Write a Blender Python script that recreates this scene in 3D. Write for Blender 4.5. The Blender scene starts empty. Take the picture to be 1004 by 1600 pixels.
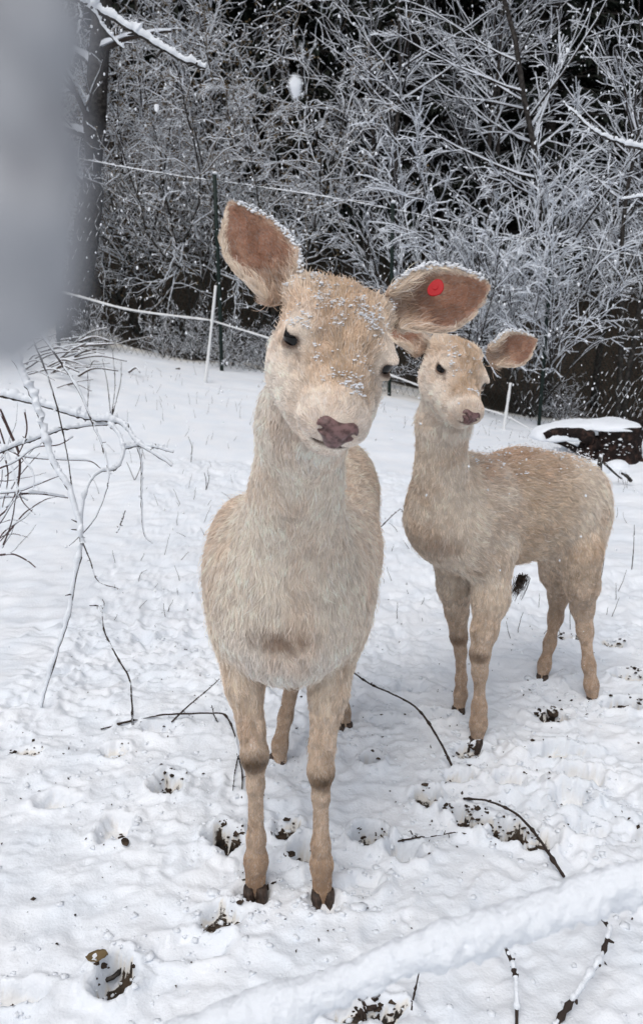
import bpy, math, random
import numpy as np
from mathutils import Vector, Matrix
C = bpy.context.scene
COL = C.collection
rad = math.radians
rng = np.random.default_rng(11)
random.seed(5)

# ------------------------------------------------------------------ camera, sky, sun, exposure
F = 1250.0
TH = rad(15.6)
CAMZ = 1.2
cam_d = bpy.data.cameras.new('camera')
cam = bpy.data.objects.new('camera', cam_d)
COL.objects.link(cam)
cam.location = (0, 0, CAMZ)
cam.rotation_euler = (rad(90) - TH, 0, 0)
cam_d.sensor_fit = 'VERTICAL'
cam_d.sensor_height = 24
cam_d.lens = 24 * F / 1600
cam_d.clip_start = 0.01
cam_d.clip_end = 500
cam_d.dof.use_dof = True
cam_d.dof.focus_distance = 1.45
cam_d.dof.aperture_fstop = (cam_d.lens / 1000) / 0.0030
C.camera = cam

SUN_EL, SUN_AZ = rad(62), rad(205)
w = bpy.data.worlds.new('World')
C.world = w
w.use_nodes = True
nt = w.node_tree
nt.nodes.clear()
sky = nt.nodes.new('ShaderNodeTexSky')
sky.sky_type = 'NISHITA'
sky.sun_disc = False
sky.sun_elevation = SUN_EL
sky.sun_rotation = SUN_AZ
sky.dust_density = 4.0
sky.air_density = 1.0
hs = nt.nodes.new('ShaderNodeHueSaturation')
hs.inputs['Saturation'].default_value = 0.40
bg = nt.nodes.new('ShaderNodeBackground')
bg.inputs[1].default_value = 0.15
wo = nt.nodes.new('ShaderNodeOutputWorld')
nt.links.new(sky.outputs[0], hs.inputs['Color'])
nt.links.new(hs.outputs[0], bg.inputs[0])
nt.links.new(bg.outputs[0], wo.inputs[0])
sl = bpy.data.lights.new('sun', 'SUN')
sl.energy = 0.8
sl.angle = rad(50)
sl.color = (1.0, 0.97, 0.93)
sun = bpy.data.objects.new('sun', sl)
COL.objects.link(sun)
sdir = Vector((math.sin(SUN_AZ) * math.cos(SUN_EL), math.cos(SUN_AZ) * math.cos(SUN_EL), math.sin(SUN_EL)))
sun.rotation_euler = sdir.to_track_quat('Z', 'Y').to_euler()
C.view_settings.view_transform = 'Standard'
C.view_settings.look = 'None'
C.view_settings.gamma = 1
C.view_settings.use_curve_mapping = False
C.view_settings.exposure = -0.19
C.cycles.max_bounces = 5
C.cycles.diffuse_bounces = 3
C.cycles.glossy_bounces = 2
C.cycles.transparent_max_bounces = 6

# ------------------------------------------------------------------ helpers
FWD = np.array([0, math.cos(TH), -math.sin(TH)])
UPV = np.array([0, math.sin(TH), math.cos(TH)])
RIT = np.array([1.0, 0, 0])


def ray(px, py):
    return FWD + RIT * ((px - 502) / F) + UPV * ((800 - py) / F)


def P(px, py, Y):
    r = ray(px, py)
    return r * (Y / r[1]) + np.array([0, 0, CAMZ])


def depth(p):
    return float(np.dot(np.asarray(p) - np.array([0, 0, CAMZ]), FWD))


def RP(rpx, p):
    return rpx * depth(p) / F


def cam2w(x, y, a):
    v = RIT * x + UPV * y + FWD * a
    return v


def nrm(v):
    v = np.asarray(v, float)
    return v / (np.linalg.norm(v, axis=-1, keepdims=True) + 1e-12)


def _h(ix, iy, iz, seed):
    n = (ix * 374761393 + iy * 668265263 + iz * 2147483647 + seed * 1274126177) & 0xFFFFFFFF
    n = ((n ^ (n >> 13)) * 1274126177) & 0xFFFFFFFF
    n = ((n ^ (n >> 15)) * 2246822519) & 0xFFFFFFFF
    return ((n ^ (n >> 16)) & 0xFFFFFF) / float(0xFFFFFF)


def vnoise(p, seed=0):
    p = np.asarray(p, float)
    if p.shape[-1] == 2:
        p = np.concatenate([p, np.zeros(p.shape[:-1] + (1,))], -1)
    i = np.floor(p).astype(np.int64)
    f = p - i
    u = f * f * (3 - 2 * f)
    out = 0
    for dx in (0, 1):
        for dy in (0, 1):
            for dz in (0, 1):
                wx = u[..., 0] if dx else 1 - u[..., 0]
                wy = u[..., 1] if dy else 1 - u[..., 1]
                wz = u[..., 2] if dz else 1 - u[..., 2]
                out = out + wx * wy * wz * _h(i[..., 0] + dx, i[..., 1] + dy, i[..., 2] + dz, seed)
    return out * 2 - 1


def fbm(p, seed=0, octv=4, gain=.5):
    a, s, out = 1.0, 0.0, 0
    p = np.asarray(p, float)
    for k in range(octv):
        out = out + a * vnoise(p, seed + k * 17)
        s += a
        a *= gain
        p = p * 2.03 + 7.1
    return out / s


def sstep(a, b, x):
    t = np.clip((x - a) / (b - a), 0, 1)
    return t * t * (3 - 2 * t)


def tag(o, label=None, cat=None, group=None, kind=None):
    if label: o['label'] = label
    if cat: o['category'] = cat
    if group: o['group'] = group
    if kind: o['kind'] = kind
    return o


def empty(name, loc=(0, 0, 0)):
    o = bpy.data.objects.new(name, None)
    o.location = Vector(loc)
    o.empty_display_size = .1
    COL.objects.link(o)
    return o


def wloc(o):
    p = np.zeros(3)
    while o is not None:
        p = p + np.array(o.location); o = o.parent
    return p


def mesh_obj(name, V, Fc, mat, parent=None, smooth=True, loc=None, attrs=None):
    """V (n,3), Fc (m,3|4) arrays in world coordinates; loc moves the origin"""
    V = np.asarray(V, np.float32)
    if loc is None and parent is not None:
        loc = wloc(parent)
    if loc is not None:
        V = V - np.array(loc, np.float32)
    me = bpy.data.meshes.new(name)
    Fl = Fc if isinstance(Fc, list) else [Fc]
    Fl = [np.asarray(f, np.int32) for f in Fl if len(f)]
    nl = sum(f.size for f in Fl)
    npoly = sum(len(f) for f in Fl)
    me.vertices.add(len(V))
    me.vertices.foreach_set('co', V.ravel())
    me.loops.add(nl)
    me.polygons.add(npoly)
    me.loops.foreach_set('vertex_index', np.concatenate([f.ravel() for f in Fl]))
    tot = np.concatenate([np.full(len(f), f.shape[1], np.int32) for f in Fl])
    me.polygons.foreach_set('loop_start', np.concatenate([[0], np.cumsum(tot)[:-1]]).astype(np.int32))
    me.polygons.foreach_set('loop_total', tot)
    me.update(calc_edges=True)
    me.polygons.foreach_set('use_smooth', np.full(npoly, smooth))
    if attrs:
        for k, a in attrs.items():
            a = np.asarray(a, np.float32)
            if a.ndim == 1:
                at = me.attributes.new(k, 'FLOAT', 'POINT')
                at.data.foreach_set('value', a)
            else:
                at = me.attributes.new(k, 'FLOAT_COLOR', 'POINT')
                if a.shape[1] == 3:
                    a = np.concatenate([a, np.ones((len(a), 1), np.float32)], 1)
                at.data.foreach_set('color', a.ravel())
    me.materials.append(mat)
    o = bpy.data.objects.new(name, me)
    COL.objects.link(o)
    if parent is not None:
        o.parent = parent
    elif loc is not None:
        o.location = Vector(loc)
    return o


class MB:
    """collects vertices and faces"""
    def __init__(s):
        s.V = []; s.F4 = []; s.F3 = []; s.n = 0

    def add(s, V, f4=None, f3=None):
        s.V.append(np.asarray(V, float).reshape(-1, 3))
        if f4 is not None and len(f4): s.F4.append(np.asarray(f4) + s.n)
        if f3 is not None and len(f3): s.F3.append(np.asarray(f3) + s.n)
        s.n += len(s.V[-1])

    def build(s, name, mat, parent=None, smooth=True, loc=None, attrs=None):
        fl = []
        if s.F4: fl.append(np.concatenate(s.F4))
        if s.F3: fl.append(np.concatenate(s.F3))
        return mesh_obj(name, np.concatenate(s.V), fl, mat, parent, smooth, loc, attrs)


def frames(L):
    """L (N,K,3) polylines -> tangent, side, up"""
    t = np.empty_like(L)
    t[:, 1:-1] = L[:, 2:] - L[:, :-2]
    t[:, 0] = L[:, 1] - L[:, 0]
    t[:, -1] = L[:, -1] - L[:, -2]
    t = nrm(t)
    s = np.cross(t, np.array([0, 0, 1.0]))
    bad = np.linalg.norm(s, axis=-1) < .15
    s[bad] = np.cross(t[bad], np.array([1.0, .2, 0]))
    s = nrm(s)
    u = np.cross(s, t)
    return t, s, u


def sweep(mb, L, prof, cap=True):
    """prof: (N,K,n,2) section offsets on (side, up)"""
    N, K, _ = L.shape
    n = prof.shape[2]
    t, s, u = frames(L)
    V = L[:, :, None, :] + prof[..., :1] * s[:, :, None, :] + prof[..., 1:] * u[:, :, None, :]
    base = (np.arange(N)[:, None, None] * K + np.arange(K - 1)[None, :, None]) * n
    j = np.arange(n)[None, None, :]
    j2 = (j + 1) % n
    q = np.stack([base + j, base + j2, base + n + j2, base + n + j], -1).reshape(-1, 4)
    f3 = None
    f4 = [q]
    if cap:
        if n == 3:
            a = np.arange(N)[:, None] * K * n
            e = a + (K - 1) * n
            f3 = np.concatenate([a + np.array([[2, 1, 0]]), e + np.array([[0, 1, 2]])])
        elif n == 4:
            a = np.arange(N)[:, None] * K * n
            e = a + (K - 1) * n
            f4.append(a + np.array([[3, 2, 1, 0]]))
            f4.append(e + np.array([[0, 1, 2, 3]]))
        else:
            a = np.arange(N)[:, None] * K * n
            e = a + (K - 1) * n
            k = np.arange(1, n - 1)
            fa = np.stack([np.zeros_like(k), k + 1, k], -1)
            fb = np.stack([np.zeros_like(k), k, k + 1], -1)
            f3 = np.concatenate([(a[:, :, None] + fa[None]).reshape(-1, 3), (e[:, :, None] + fb[None]).reshape(-1, 3)])
    mb.add(V, np.concatenate(f4), f3)


def tubes(mb, L, R, n=3, rough=0, phase=None):
    L = np.asarray(L, float); R = np.asarray(R, float)
    if L.ndim == 2: L = L[None]; R = R[None]
    ang = np.arange(n) / n * 2 * math.pi + (math.pi / 2 if phase is None else phase)
    pr = np.stack([np.cos(ang), np.sin(ang)], -1)[None, None] * R[..., None, None]
    if rough:
        pr = pr * (1 + rough * rng.uniform(-1, 1, pr.shape[:3] + (1,)))
    sweep(mb, L, pr)


def snowcap(mb, L, W, H, lumpy=.25, nn=4, stick=.15):
    """ridge of snow lying on a branch: W half width, H height (both N,K), thinner where the branch is steep"""
    L = np.asarray(L, float); W = np.asarray(W, float); H = np.asarray(H, float)
    if L.ndim == 2: L = L[None]; W = W[None]; H = H[None]
    t, s, u = frames(L)
    hor = np.sqrt(np.clip(1 - t[..., 2] ** 2, 0, 1))
    H = H * (stick + (1 - stick) * hor) * (1 + lumpy * rng.uniform(-1, 1, H.shape))
    W = W * (1 + .5 * lumpy * rng.uniform(-1, 1, H.shape))
    if nn == 3:
        pr = np.stack([np.stack([-W, 0 * W], -1), np.stack([W, 0 * W], -1), np.stack([0 * W, H], -1)], 2)
    elif nn == 4:
        pr = np.stack([np.stack([-W, -.1 * W], -1), np.stack([W, -.1 * W], -1), np.stack([.6 * W, H], -1), np.stack([-.6 * W, H], -1)], 2)
    else:
        a = np.linspace(0, math.pi, nn - 1)
        px = [np.stack([W * math.cos(x), H * (math.sin(x) ** .7 if math.sin(x) > 0 else 0)], -1) for x in a]
        px.append(np.stack([0 * W, -.5 * W], -1))
        pr = np.stack(px[::1], 2)
    sweep(mb, L, pr)


def smoothline(pts, n):
    """Catmull-Rom resample of control points"""
    p = np.asarray(pts, float)
    p = np.concatenate([[2 * p[0] - p[1]], p, [2 * p[-1] - p[-2]]])
    m = len(p) - 3
    u = np.linspace(0, m - 1e-6, n)
    i = u.astype(int); f = (u - i)[:, None]
    a, b, c, d = p[i], p[i + 1], p[i + 2], p[i + 3]
    return .5 * (2 * b + (c - a) * f + (2 * a - 5 * b + 4 * c - d) * f ** 2 + (3 * b - a - 3 * c + d) * f ** 3)


# ------------------------------------------------------------------ materials
def mat(name, col, rough=.7, spec=.3, noise=None, bump=None, attr=None, **kw):
    """noise=(scale, colour2, contrast lo, hi); bump=(scale, strength, distance)"""
    m = bpy.data.materials.new(name)
    m.use_nodes = True
    n, l = m.node_tree.nodes, m.node_tree.links
    b = n['Principled BSDF']
    b.inputs['Roughness'].default_value = rough
    b.inputs['Specular IOR Level'].default_value = spec
    for k, v in kw.items():
        b.inputs[k.replace('_', ' ')].default_value = v
    cur = None
    tc = n.new('ShaderNodeTexCoord')
    if attr:
        at = n.new('ShaderNodeAttribute'); at.attribute_name = attr
        cur = at.outputs['Color']
    if noise:
        sc, c2, lo, hi = noise
        nz = n.new('ShaderNodeTexNoise'); nz.inputs['Scale'].default_value = sc; nz.inputs['Detail'].default_value = 6
        l.new(tc.outputs['Object'], nz.inputs['Vector'])
        mr = n.new('ShaderNodeMapRange'); mr.inputs[1].default_value = lo; mr.inputs[2].default_value = hi
        l.new(nz.outputs['Fac'], mr.inputs[0])
        mx = n.new('ShaderNodeMix'); mx.data_type = 'RGBA'
        l.new(mr.outputs[0], mx.inputs[0])
        if cur: l.new(cur, mx.inputs[6])
        else: mx.inputs[6].default_value = (*col, 1)
        mx.inputs[7].default_value = (*c2, 1)
        cur = mx.outputs[2]
    if cur: l.new(cur, b.inputs['Base Color'])
    else: b.inputs['Base Color'].default_value = (*col, 1)
    if bump:
        nb = n.new('ShaderNodeTexNoise'); nb.inputs['Scale'].default_value = bump[0]; nb.inputs['Detail'].default_value = 5
        l.new(tc.outputs['Object'], nb.inputs['Vector'])
        bn = n.new('ShaderNodeBump'); bn.inputs['Strength'].default_value = bump[1]; bn.inputs['Distance'].default_value = bump[2]
        l.new(nb.outputs['Fac'], bn.inputs['Height']); l.new(bn.outputs[0], b.inputs['Normal'])
    return m


M = {}
M['snow'] = mat('snow', (.84, .88, .93), .65, .25, bump=(320, .6, .004))
M['snow_twig'] = mat('snow_twig', (.83, .86, .90), .8, .1)
M['frost'] = mat('thin_snow', (.70, .74, .80), .85, .1)
M['bark'] = mat('dark_bark', (.030, .026, .024), .9, .2, noise=(30, (.075, .068, .062), .45, .65), bump=(60, .6, .01))
M['twig'] = mat('twig_bark', (.042, .031, .026), .85, .2)
M['tan_twig'] = mat('tan_twig', (.18, .14, .095), .85, .2)
M['hazel'] = mat('hazel_bark', (.10, .075, .055), .85, .2, noise=(40, (.05, .035, .028), .4, .6))
M['bramble'] = mat('bramble_cane', (.055, .026, .024), .6, .4)
M['needle'] = mat('dark_needles', (.014, .020, .015), .8, .2, noise=(3, (.028, .032, .024), .4, .65))
M['leaf'] = mat('dead_leaf', (.16, .115, .06), .8, .2)
M['soil'] = mat('soil', (.035, .026, .02), .95, .1, noise=(50, (.08, .06, .045), .4, .65))
M['green_metal'] = mat('green_metal', (.008, .018, .015), .6, .3)
M['wire'] = mat('wire', (.10, .11, .11), .5, .5)
M['white_plastic'] = mat('white_plastic', (.75, .76, .76), .5, .4)
M['shaded_snow'] = mat('snow_shade_grey', (.27, .28, .305), .6, .2, noise=(210, (.42, .435, .465), .4, .62))  # snow clump by the lens: its backlit shade is painted into this grey
M['eye'] = mat('eye', (.004, .003, .003), .10, .32)
M['hoof'] = mat('hoof', (.035, .024, .018), .55, .3, noise=(120, (.09, .06, .045), .45, .65), bump=(150, .5, .003))
M['nose'] = mat('nose', (.20, .115, .112), .42, .45, noise=(170, (.085, .046, .043), .42, .62), bump=(700, .5, .001))
M['red_tag'] = mat('red_tag', (.42, .005, .010), .5, .25)
M['skin'] = mat('coat_skin', (0, 0, 0), .9, .05, attr='col')
def fur_mat():
    m = bpy.data.materials.new('coat_hair')
    m.use_nodes = True
    n, l = m.node_tree.nodes, m.node_tree.links
    b = n['Principled BSDF']
    at = n.new('ShaderNodeAttribute'); at.attribute_name = 'col'
    l.new(at.outputs['Color'], b.inputs['Base Color'])
    b.inputs['Roughness'].default_value = .75
    b.inputs['Specular IOR Level'].default_value = .12
    return m
M['fur'] = fur_mat()
# ------------------------------------------------------------------ implicit-surface modelling
def smin(a, b, k):
    h = np.maximum(k - np.abs(a - b), 0) / k
    return np.minimum(a, b) - h * h * k * .25


class Cap:
    def __init__(s, a, b, ra, rb, k=.03, flow=None, ln=.01, col=(.5, .4, .3), sq=None, wgt=1):
        s.a = np.asarray(a, float); s.b = np.asarray(b, float); s.ra, s.rb, s.k = ra, rb, k
        s.flow = nrm(s.b - s.a) if flow is None else nrm(flow)
        s.ln, s.col, s.sq, s.wgt = ln, np.array(col, float), sq, wgt
        m = max(ra, rb) * (max(1, sq[1]) if sq else 1) + k + .012
        s.lo = np.minimum(s.a, s.b) - m; s.hi = np.maximum(s.a, s.b) + m

    def d(s, p):
        q = p - s.a; ab = s.b - s.a
        if s.sq is not None:
            ax, sc = s.sq
            t = np.clip((q @ ab) / (ab @ ab), 0, 1)
            r = q - t[..., None] * ab
            r = r + (r @ ax)[..., None] * ax * (1 / sc - 1)
            return (np.linalg.norm(r, axis=-1) - (s.ra + (s.rb - s.ra) * t)) * min(1, sc)
        t = np.clip((q @ ab) / (ab @ ab), 0, 1)
        return np.linalg.norm(q - t[..., None] * ab, axis=-1) - (s.ra + (s.rb - s.ra) * t)


class Ell:
    def __init__(s, c, r, fr=None, k=.03, flow=(0, 0, -1), ln=.01, col=(.5, .4, .3), wgt=1):
        s.c = np.asarray(c, float); s.r = np.asarray(r, float); s.k = k
        s.fr = np.eye(3) if fr is None else np.asarray(fr)
        s.flow = nrm(flow); s.ln = ln; s.col = np.array(col, float); s.wgt = wgt
        e = np.sqrt(((s.fr * s.r[:, None]) ** 2).sum(0)) + k + .012
        s.lo = s.c - e; s.hi = s.c + e

    def d(s, p):
        q = (p - s.c) @ s.fr.T
        k0 = np.linalg.norm(q / s.r, axis=-1)
        k1 = np.linalg.norm(q / s.r ** 2, axis=-1)
        return k0 * (k0 - 1) / (k1 + 1e-9)


def axis_grid(segs):
    out = [np.arange(a, b, h) for a, b, h in segs]
    return np.concatenate(out)


def implicit(prims, subs, xs, ys, zs):
    f = np.full((len(xs), len(ys), len(zs)), 1.0, np.float32)
    for pr in list(prims) + list(subs):
        i0, i1 = np.searchsorted(xs, [pr.lo[0], pr.hi[0]])
        j0, j1 = np.searchsorted(ys, [pr.lo[1], pr.hi[1]])
        k0, k1 = np.searchsorted(zs, [pr.lo[2], pr.hi[2]])
        if i0 >= i1 or j0 >= j1 or k0 >= k1: continue
        g = np.stack(np.meshgrid(xs[i0:i1], ys[j0:j1], zs[k0:k1], indexing='ij'), -1)
        d = pr.d(g)
        cur = f[i0:i1, j0:j1, k0:k1]
        if any(pr is s_ for s_ in subs):
            f[i0:i1, j0:j1, k0:k1] = -smin(-cur, d, pr.k)
        else:
            f[i0:i1, j0:j1, k0:k1] = smin(cur, d, pr.k)
    # surface nets
    ins = f < 0
    cnt = np.zeros((len(xs) - 1, len(ys) - 1, len(zs) - 1), np.int8)
    for dx in (0, 1):
        for dy in (0, 1):
            for dz in (0, 1):
                cnt += ins[dx:dx + cnt.shape[0], dy:dy + cnt.shape[1], dz:dz + cnt.shape[2]]
    act = (cnt > 0) & (cnt < 8)
    I, J, K = np.nonzero(act)
    idx = np.full(act.shape, -1, np.int64)
    idx[I, J, K] = np.arange(len(I))
    acc = np.zeros((len(I), 3)); num = np.zeros(len(I))
    corners = [(a, b, c) for a in (0, 1) for b in (0, 1) for c in (0, 1)]
    for a in corners:
        for ax in range(3):
            if a[ax]: continue
            b = list(a); b[ax] = 1
            fa = f[I + a[0], J + a[1], K + a[2]]; fb = f[I + b[0], J + b[1], K + b[2]]
            x = (fa < 0) != (fb < 0)
            t = np.where(x, fa / np.where(fa == fb, 1, fa - fb), 0)
            pa = np.stack([xs[I + a[0]], ys[J + a[1]], zs[K + a[2]]], -1)
            pb = np.stack([xs[I + b[0]], ys[J + b[1]], zs[K + b[2]]], -1)
            acc += np.where(x[:, None], pa + (pb - pa) * t[:, None], 0); num += x
    V = acc / num[:, None]
    quads = []
    A, B, D = act.shape
    # x edges
    for ax in range(3):
        sl0 = [slice(0, A), slice(0, B), slice(0, D)]
        g0 = ins[:-1, 1:-1, 1:-1] if ax == 0 else ins[1:-1, :-1, 1:-1] if ax == 1 else ins[1:-1, 1:-1, :-1]
        g1 = ins[1:, 1:-1, 1:-1] if ax == 0 else ins[1:-1, 1:, 1:-1] if ax == 1 else ins[1:-1, 1:-1, 1:]
        ch = np.nonzero(g0 != g1)
        c = [ch[0] + (ax != 0), ch[1] + (ax != 1), ch[2] + (ax != 2)]
        fl = g0[ch]
        o = [(0, 0), (-1, 0), (-1, -1), (0, -1)]
        qs = []
        for (u_, v_) in o:
            cc = [c[0], c[1], c[2]]
            if ax == 0: cc = [c[0], c[1] + u_, c[2] + v_]
            if ax == 1: cc = [c[0] + v_, c[1], c[2] + u_]
            if ax == 2: cc = [c[0] + u_, c[1] + v_, c[2]]
            qs.append(idx[cc[0], cc[1], cc[2]])
        q = np.stack(qs, -1)
        q[~fl] = q[~fl][:, ::-1]
        quads.append(q)
    Q = np.concatenate(quads)
    Q = Q[(Q >= 0).all(1)]
    return V, Q


def grad_normals(V, Q):
    n = np.cross(V[Q[:, 2]] - V[Q[:, 0]], V[Q[:, 3]] - V[Q[:, 1]])
    N = np.zeros_like(V)
    for k in range(4): np.add.at(N, Q[:, k], n)
    return nrm(N)


def blend(prims, P_, tau=.012):
    W = np.zeros(len(P_)); fl = np.zeros((len(P_), 3)); ln = np.zeros(len(P_)); co = np.zeros((len(P_), 3))
    for pr in prims:
        m = np.nonzero(((P_ > pr.lo - .02) & (P_ < pr.hi + .02)).all(1))[0]
        if not len(m): continue
        w_ = np.exp(-np.maximum(pr.d(P_[m]), -.01) / tau) * pr.wgt
        W[m] += w_; fl[m] += w_[:, None] * pr.flow; ln[m] += w_ * pr.ln; co[m] += w_[:, None] * pr.col
    W += 1e-12
    return nrm(fl), ln / W, co / W[:, None]


def make_fur(name, V, Q, N, prims, count, parent, colfn=None, dens=None, width=.0006, seed=1, tau=.012, lnfn=None,
             lift=.35, clump=.014, jit=.25, K=5, flowfn=None, attrs=None, pull=.55):
    r = np.random.default_rng(seed)
    T = np.concatenate([Q[:, [0, 1, 2]], Q[:, [0, 2, 3]]]) if Q.shape[1] == 4 else Q
    a = .5 * np.linalg.norm(np.cross(V[T[:, 1]] - V[T[:, 0]], V[T[:, 2]] - V[T[:, 0]]), axis=1)
    if dens is not None:
        a = a * dens(V[T].mean(1))
    pick = np.searchsorted(np.cumsum(a) / a.sum(), r.random(count)).clip(0, len(T) - 1)
    u, v = r.random(count), r.random(count)
    f_ = u + v > 1
    u[f_] = 1 - u[f_]; v[f_] = 1 - v[f_]
    t = T[pick]
    w0 = (1 - u - v)[:, None]; w1 = u[:, None]; w2 = v[:, None]
    root = V[t[:, 0]] * w0 + V[t[:, 1]] * w1 + V[t[:, 2]] * w2
    nn = nrm(N[t[:, 0]] * w0 + N[t[:, 1]] * w1 + N[t[:, 2]] * w2)
    if attrs is not None:
        flow, ln, col = [np.asarray(x)[t[:, 0]] for x in attrs]
    else:
        flow, ln, col = blend(prims, root, tau)
    if flowfn is not None: flow = flowfn(root, flow)
    if lnfn is not None: ln = lnfn(root, ln)
    if colfn is not None: col = colfn(root, nn, col)
    # tufts: low-frequency direction noise shared by neighbours
    s = 1 / .028
    nz = np.stack([vnoise(root * s, 3), vnoise(root * s, 5), vnoise(root * s, 9)], -1)
    nz2 = np.stack([vnoise(root * s * 2.6, 13), vnoise(root * s * 2.6, 15), vnoise(root * s * 2.6, 19)], -1)
    fl = flow - nn * (flow * nn).sum(1, keepdims=True)
    fl = nrm(fl + .38 * nz + .38 * nz2 + r.normal(0, jit, (count, 3)))
    fl = nrm(fl - nn * (fl * nn).sum(1, keepdims=True))
    ln = ln * np.where(ln > .012, .84, 1) * (.75 + .5 * r.random(count)) * (1 + .25 * vnoise(root * 40, 31))
    guard = (r.random(count) < .07) & (ln > .010)
    ln = np.where(guard, ln * 1.4, ln)
    lf = lift * (.6 + .8 * r.random(count))[:, None] * np.where(guard, 1.5, 1)[:, None]
    pull = pull * np.clip(ln / .014, .1, 1)[:, None] * np.where(guard, .3, 1)[:, None]
    tt = np.linspace(0, 1, K)
    pts = np.empty((count, K, 3))
    for k, x in enumerate(tt):
        pts[:, k] = root + ln[:, None] * (fl * (x - .15 * x * (1 - x)) + nn * lf * (x * (1.5 - .9 * x)))
    # clumping
    g = clump * (.7 + .6 * _h(np.floor(root[:, 0] * 30).astype(int), np.floor(root[:, 1] * 30).astype(int), np.floor(root[:, 2] * 30).astype(int), 4))
    cell = np.floor((root + .3 * clump * nz2) / clump).astype(np.int64)
    key = (cell[:, 0] * 73856093) ^ (cell[:, 1] * 19349663) ^ (cell[:, 2] * 83492791)
    _, inv = np.unique(key, return_inverse=True)
    cn = np.bincount(inv).astype(float)
    tip = np.stack([np.bincount(inv, pts[:, -1, q]) / cn for q in range(3)], -1)[inv]
    for k, x in enumerate(tt):
        pts[:, k] += (tip - pts[:, -1]) * (pull * x ** 1.5) if k < K - 1 else 0
    last = pts[:, -1] + (tip - pts[:, -1]) * pull
    pts[:, -1] = last
    cl = r.random(len(cn))[inv]
    col = col * (.70 + .34 * cl + .20 * r.random(count) + .12 * guard)[:, None]
    wht = (r.random(count) < .16)[:, None]
    col = np.where(wht, col * .45 + np.array([.9, .86, .80]) * .55 * np.clip(col.mean(1, keepdims=True) / .6, 0, 1), col)
    col = np.clip(col * np.array([1.05, 1.045, 1.075]), 0, .92)
    hc = bpy.data.hair_curves.new(name)
    hc.add_curves([K] * count)
    pw = pts - wloc(parent)
    hc.position_data.foreach_set('vector', pw.astype(np.float32).ravel())
    w_ = np.broadcast_to(np.asarray(width) * np.ones(count), (count,))
    ra = w_[:, None] * (1 - .75 * tt[None, :] ** 2)
    hc.points.foreach_set('radius', ra.astype(np.float32).ravel())
    at = hc.attributes.new('col', 'FLOAT_COLOR', 'CURVE')
    at.data.foreach_set('color', np.concatenate([col, np.ones((count, 1))], 1).astype(np.float32).ravel())
    hc.materials.append(M['fur'])
    o = bpy.data.objects.new(name, hc)
    COL.objects.link(o)
    o.parent = parent
    return o


def ear_mesh(B, T, Nf, L, W, cup, bend=0.0, nu=26, nv=17, twist=0.0):
    """leaf-shaped cupped shell: B base, T towards the tip, Nf the way its opening faces"""
    T = nrm(T); Nf = nrm(Nf - T * np.dot(Nf, T)); S = np.cross(T, Nf)
    us = np.linspace(0, 1, nu); vs = np.linspace(-1, 1, nv)
    inner = np.zeros((nu, nv, 3)); outer = np.zeros((nu, nv, 3))
    for i, u_ in enumerate(us):
        wd = W * (np.interp(u_, [0, .12, .3, .5, .7, .85, .95, 1], [.50, .70, .95, 1.0, .84, .52, .24, .04]))
        cp = cup * np.interp(u_, [0, .3, .7, 1], [1.5, 1.1, .6, .12]) * wd / W
        for j, v_ in enumerate(vs):
            a = v_ * np.interp(u_, [0, .25, .6, 1], [1.45, 1.1, .7, .5])
            x = wd * math.sin(a) / math.sin(max(.5, abs(np.interp(u_, [0, .25, .6, 1], [1.3, 1.1, .7, .5]))))
            y = cp * (1 - math.cos(a * 1.1)) * 1.9
            c = B + T * L * u_ + S * (x + twist * u_ * u_ * L) + Nf * (y + bend * u_ * u_ - .012)
            inner[i, j] = c
            th = .0035 * (1 - abs(v_) ** 6) * (1.2 - u_ * .7) + .0005
            outer[i, j] = c - Nf * th * math.cos(a) - S * th * math.sin(a) * -1
    V = np.concatenate([inner.reshape(-1, 3), outer.reshape(-1, 3)])
    id_ = np.arange(nu * nv).reshape(nu, nv)
    q = np.stack([id_[:-1, :-1], id_[:-1, 1:], id_[1:, 1:], id_[1:, :-1]], -1).reshape(-1, 4)
    q2 = q[:, ::-1] + nu * nv
    # rim
    b = np.concatenate([id_[:, 0], id_[-1, 1:], id_[::-1, -1][1:], id_[0, ::-1][1:]])
    rim = np.stack([b[:-1], b[1:], b[1:] + nu * nv, b[:-1] + nu * nv], -1)
    # orient so that the inner face looks along Nf
    n0 = np.cross(V[q[len(q) // 2, 1]] - V[q[len(q) // 2, 0]], V[q[len(q) // 2, 2]] - V[q[len(q) // 2, 0]])
    if np.dot(n0, Nf) < 0:
        q = q[:, ::-1]; q2 = q2[:, ::-1]; rim = rim[:, ::-1]
    uu, vv = np.meshgrid(us, vs, indexing='ij')
    return V, q, q2, rim, uu.ravel(), vv.ravel(), T, Nf, S


CREAM = (.86, .785, .685)
BEIGE = (.80, .70, .575)
TAN = (.66, .49, .33)
LEG = (.60, .475, .36)
DUN = (.42, .29, .19)


D_RIMS = {}


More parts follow.
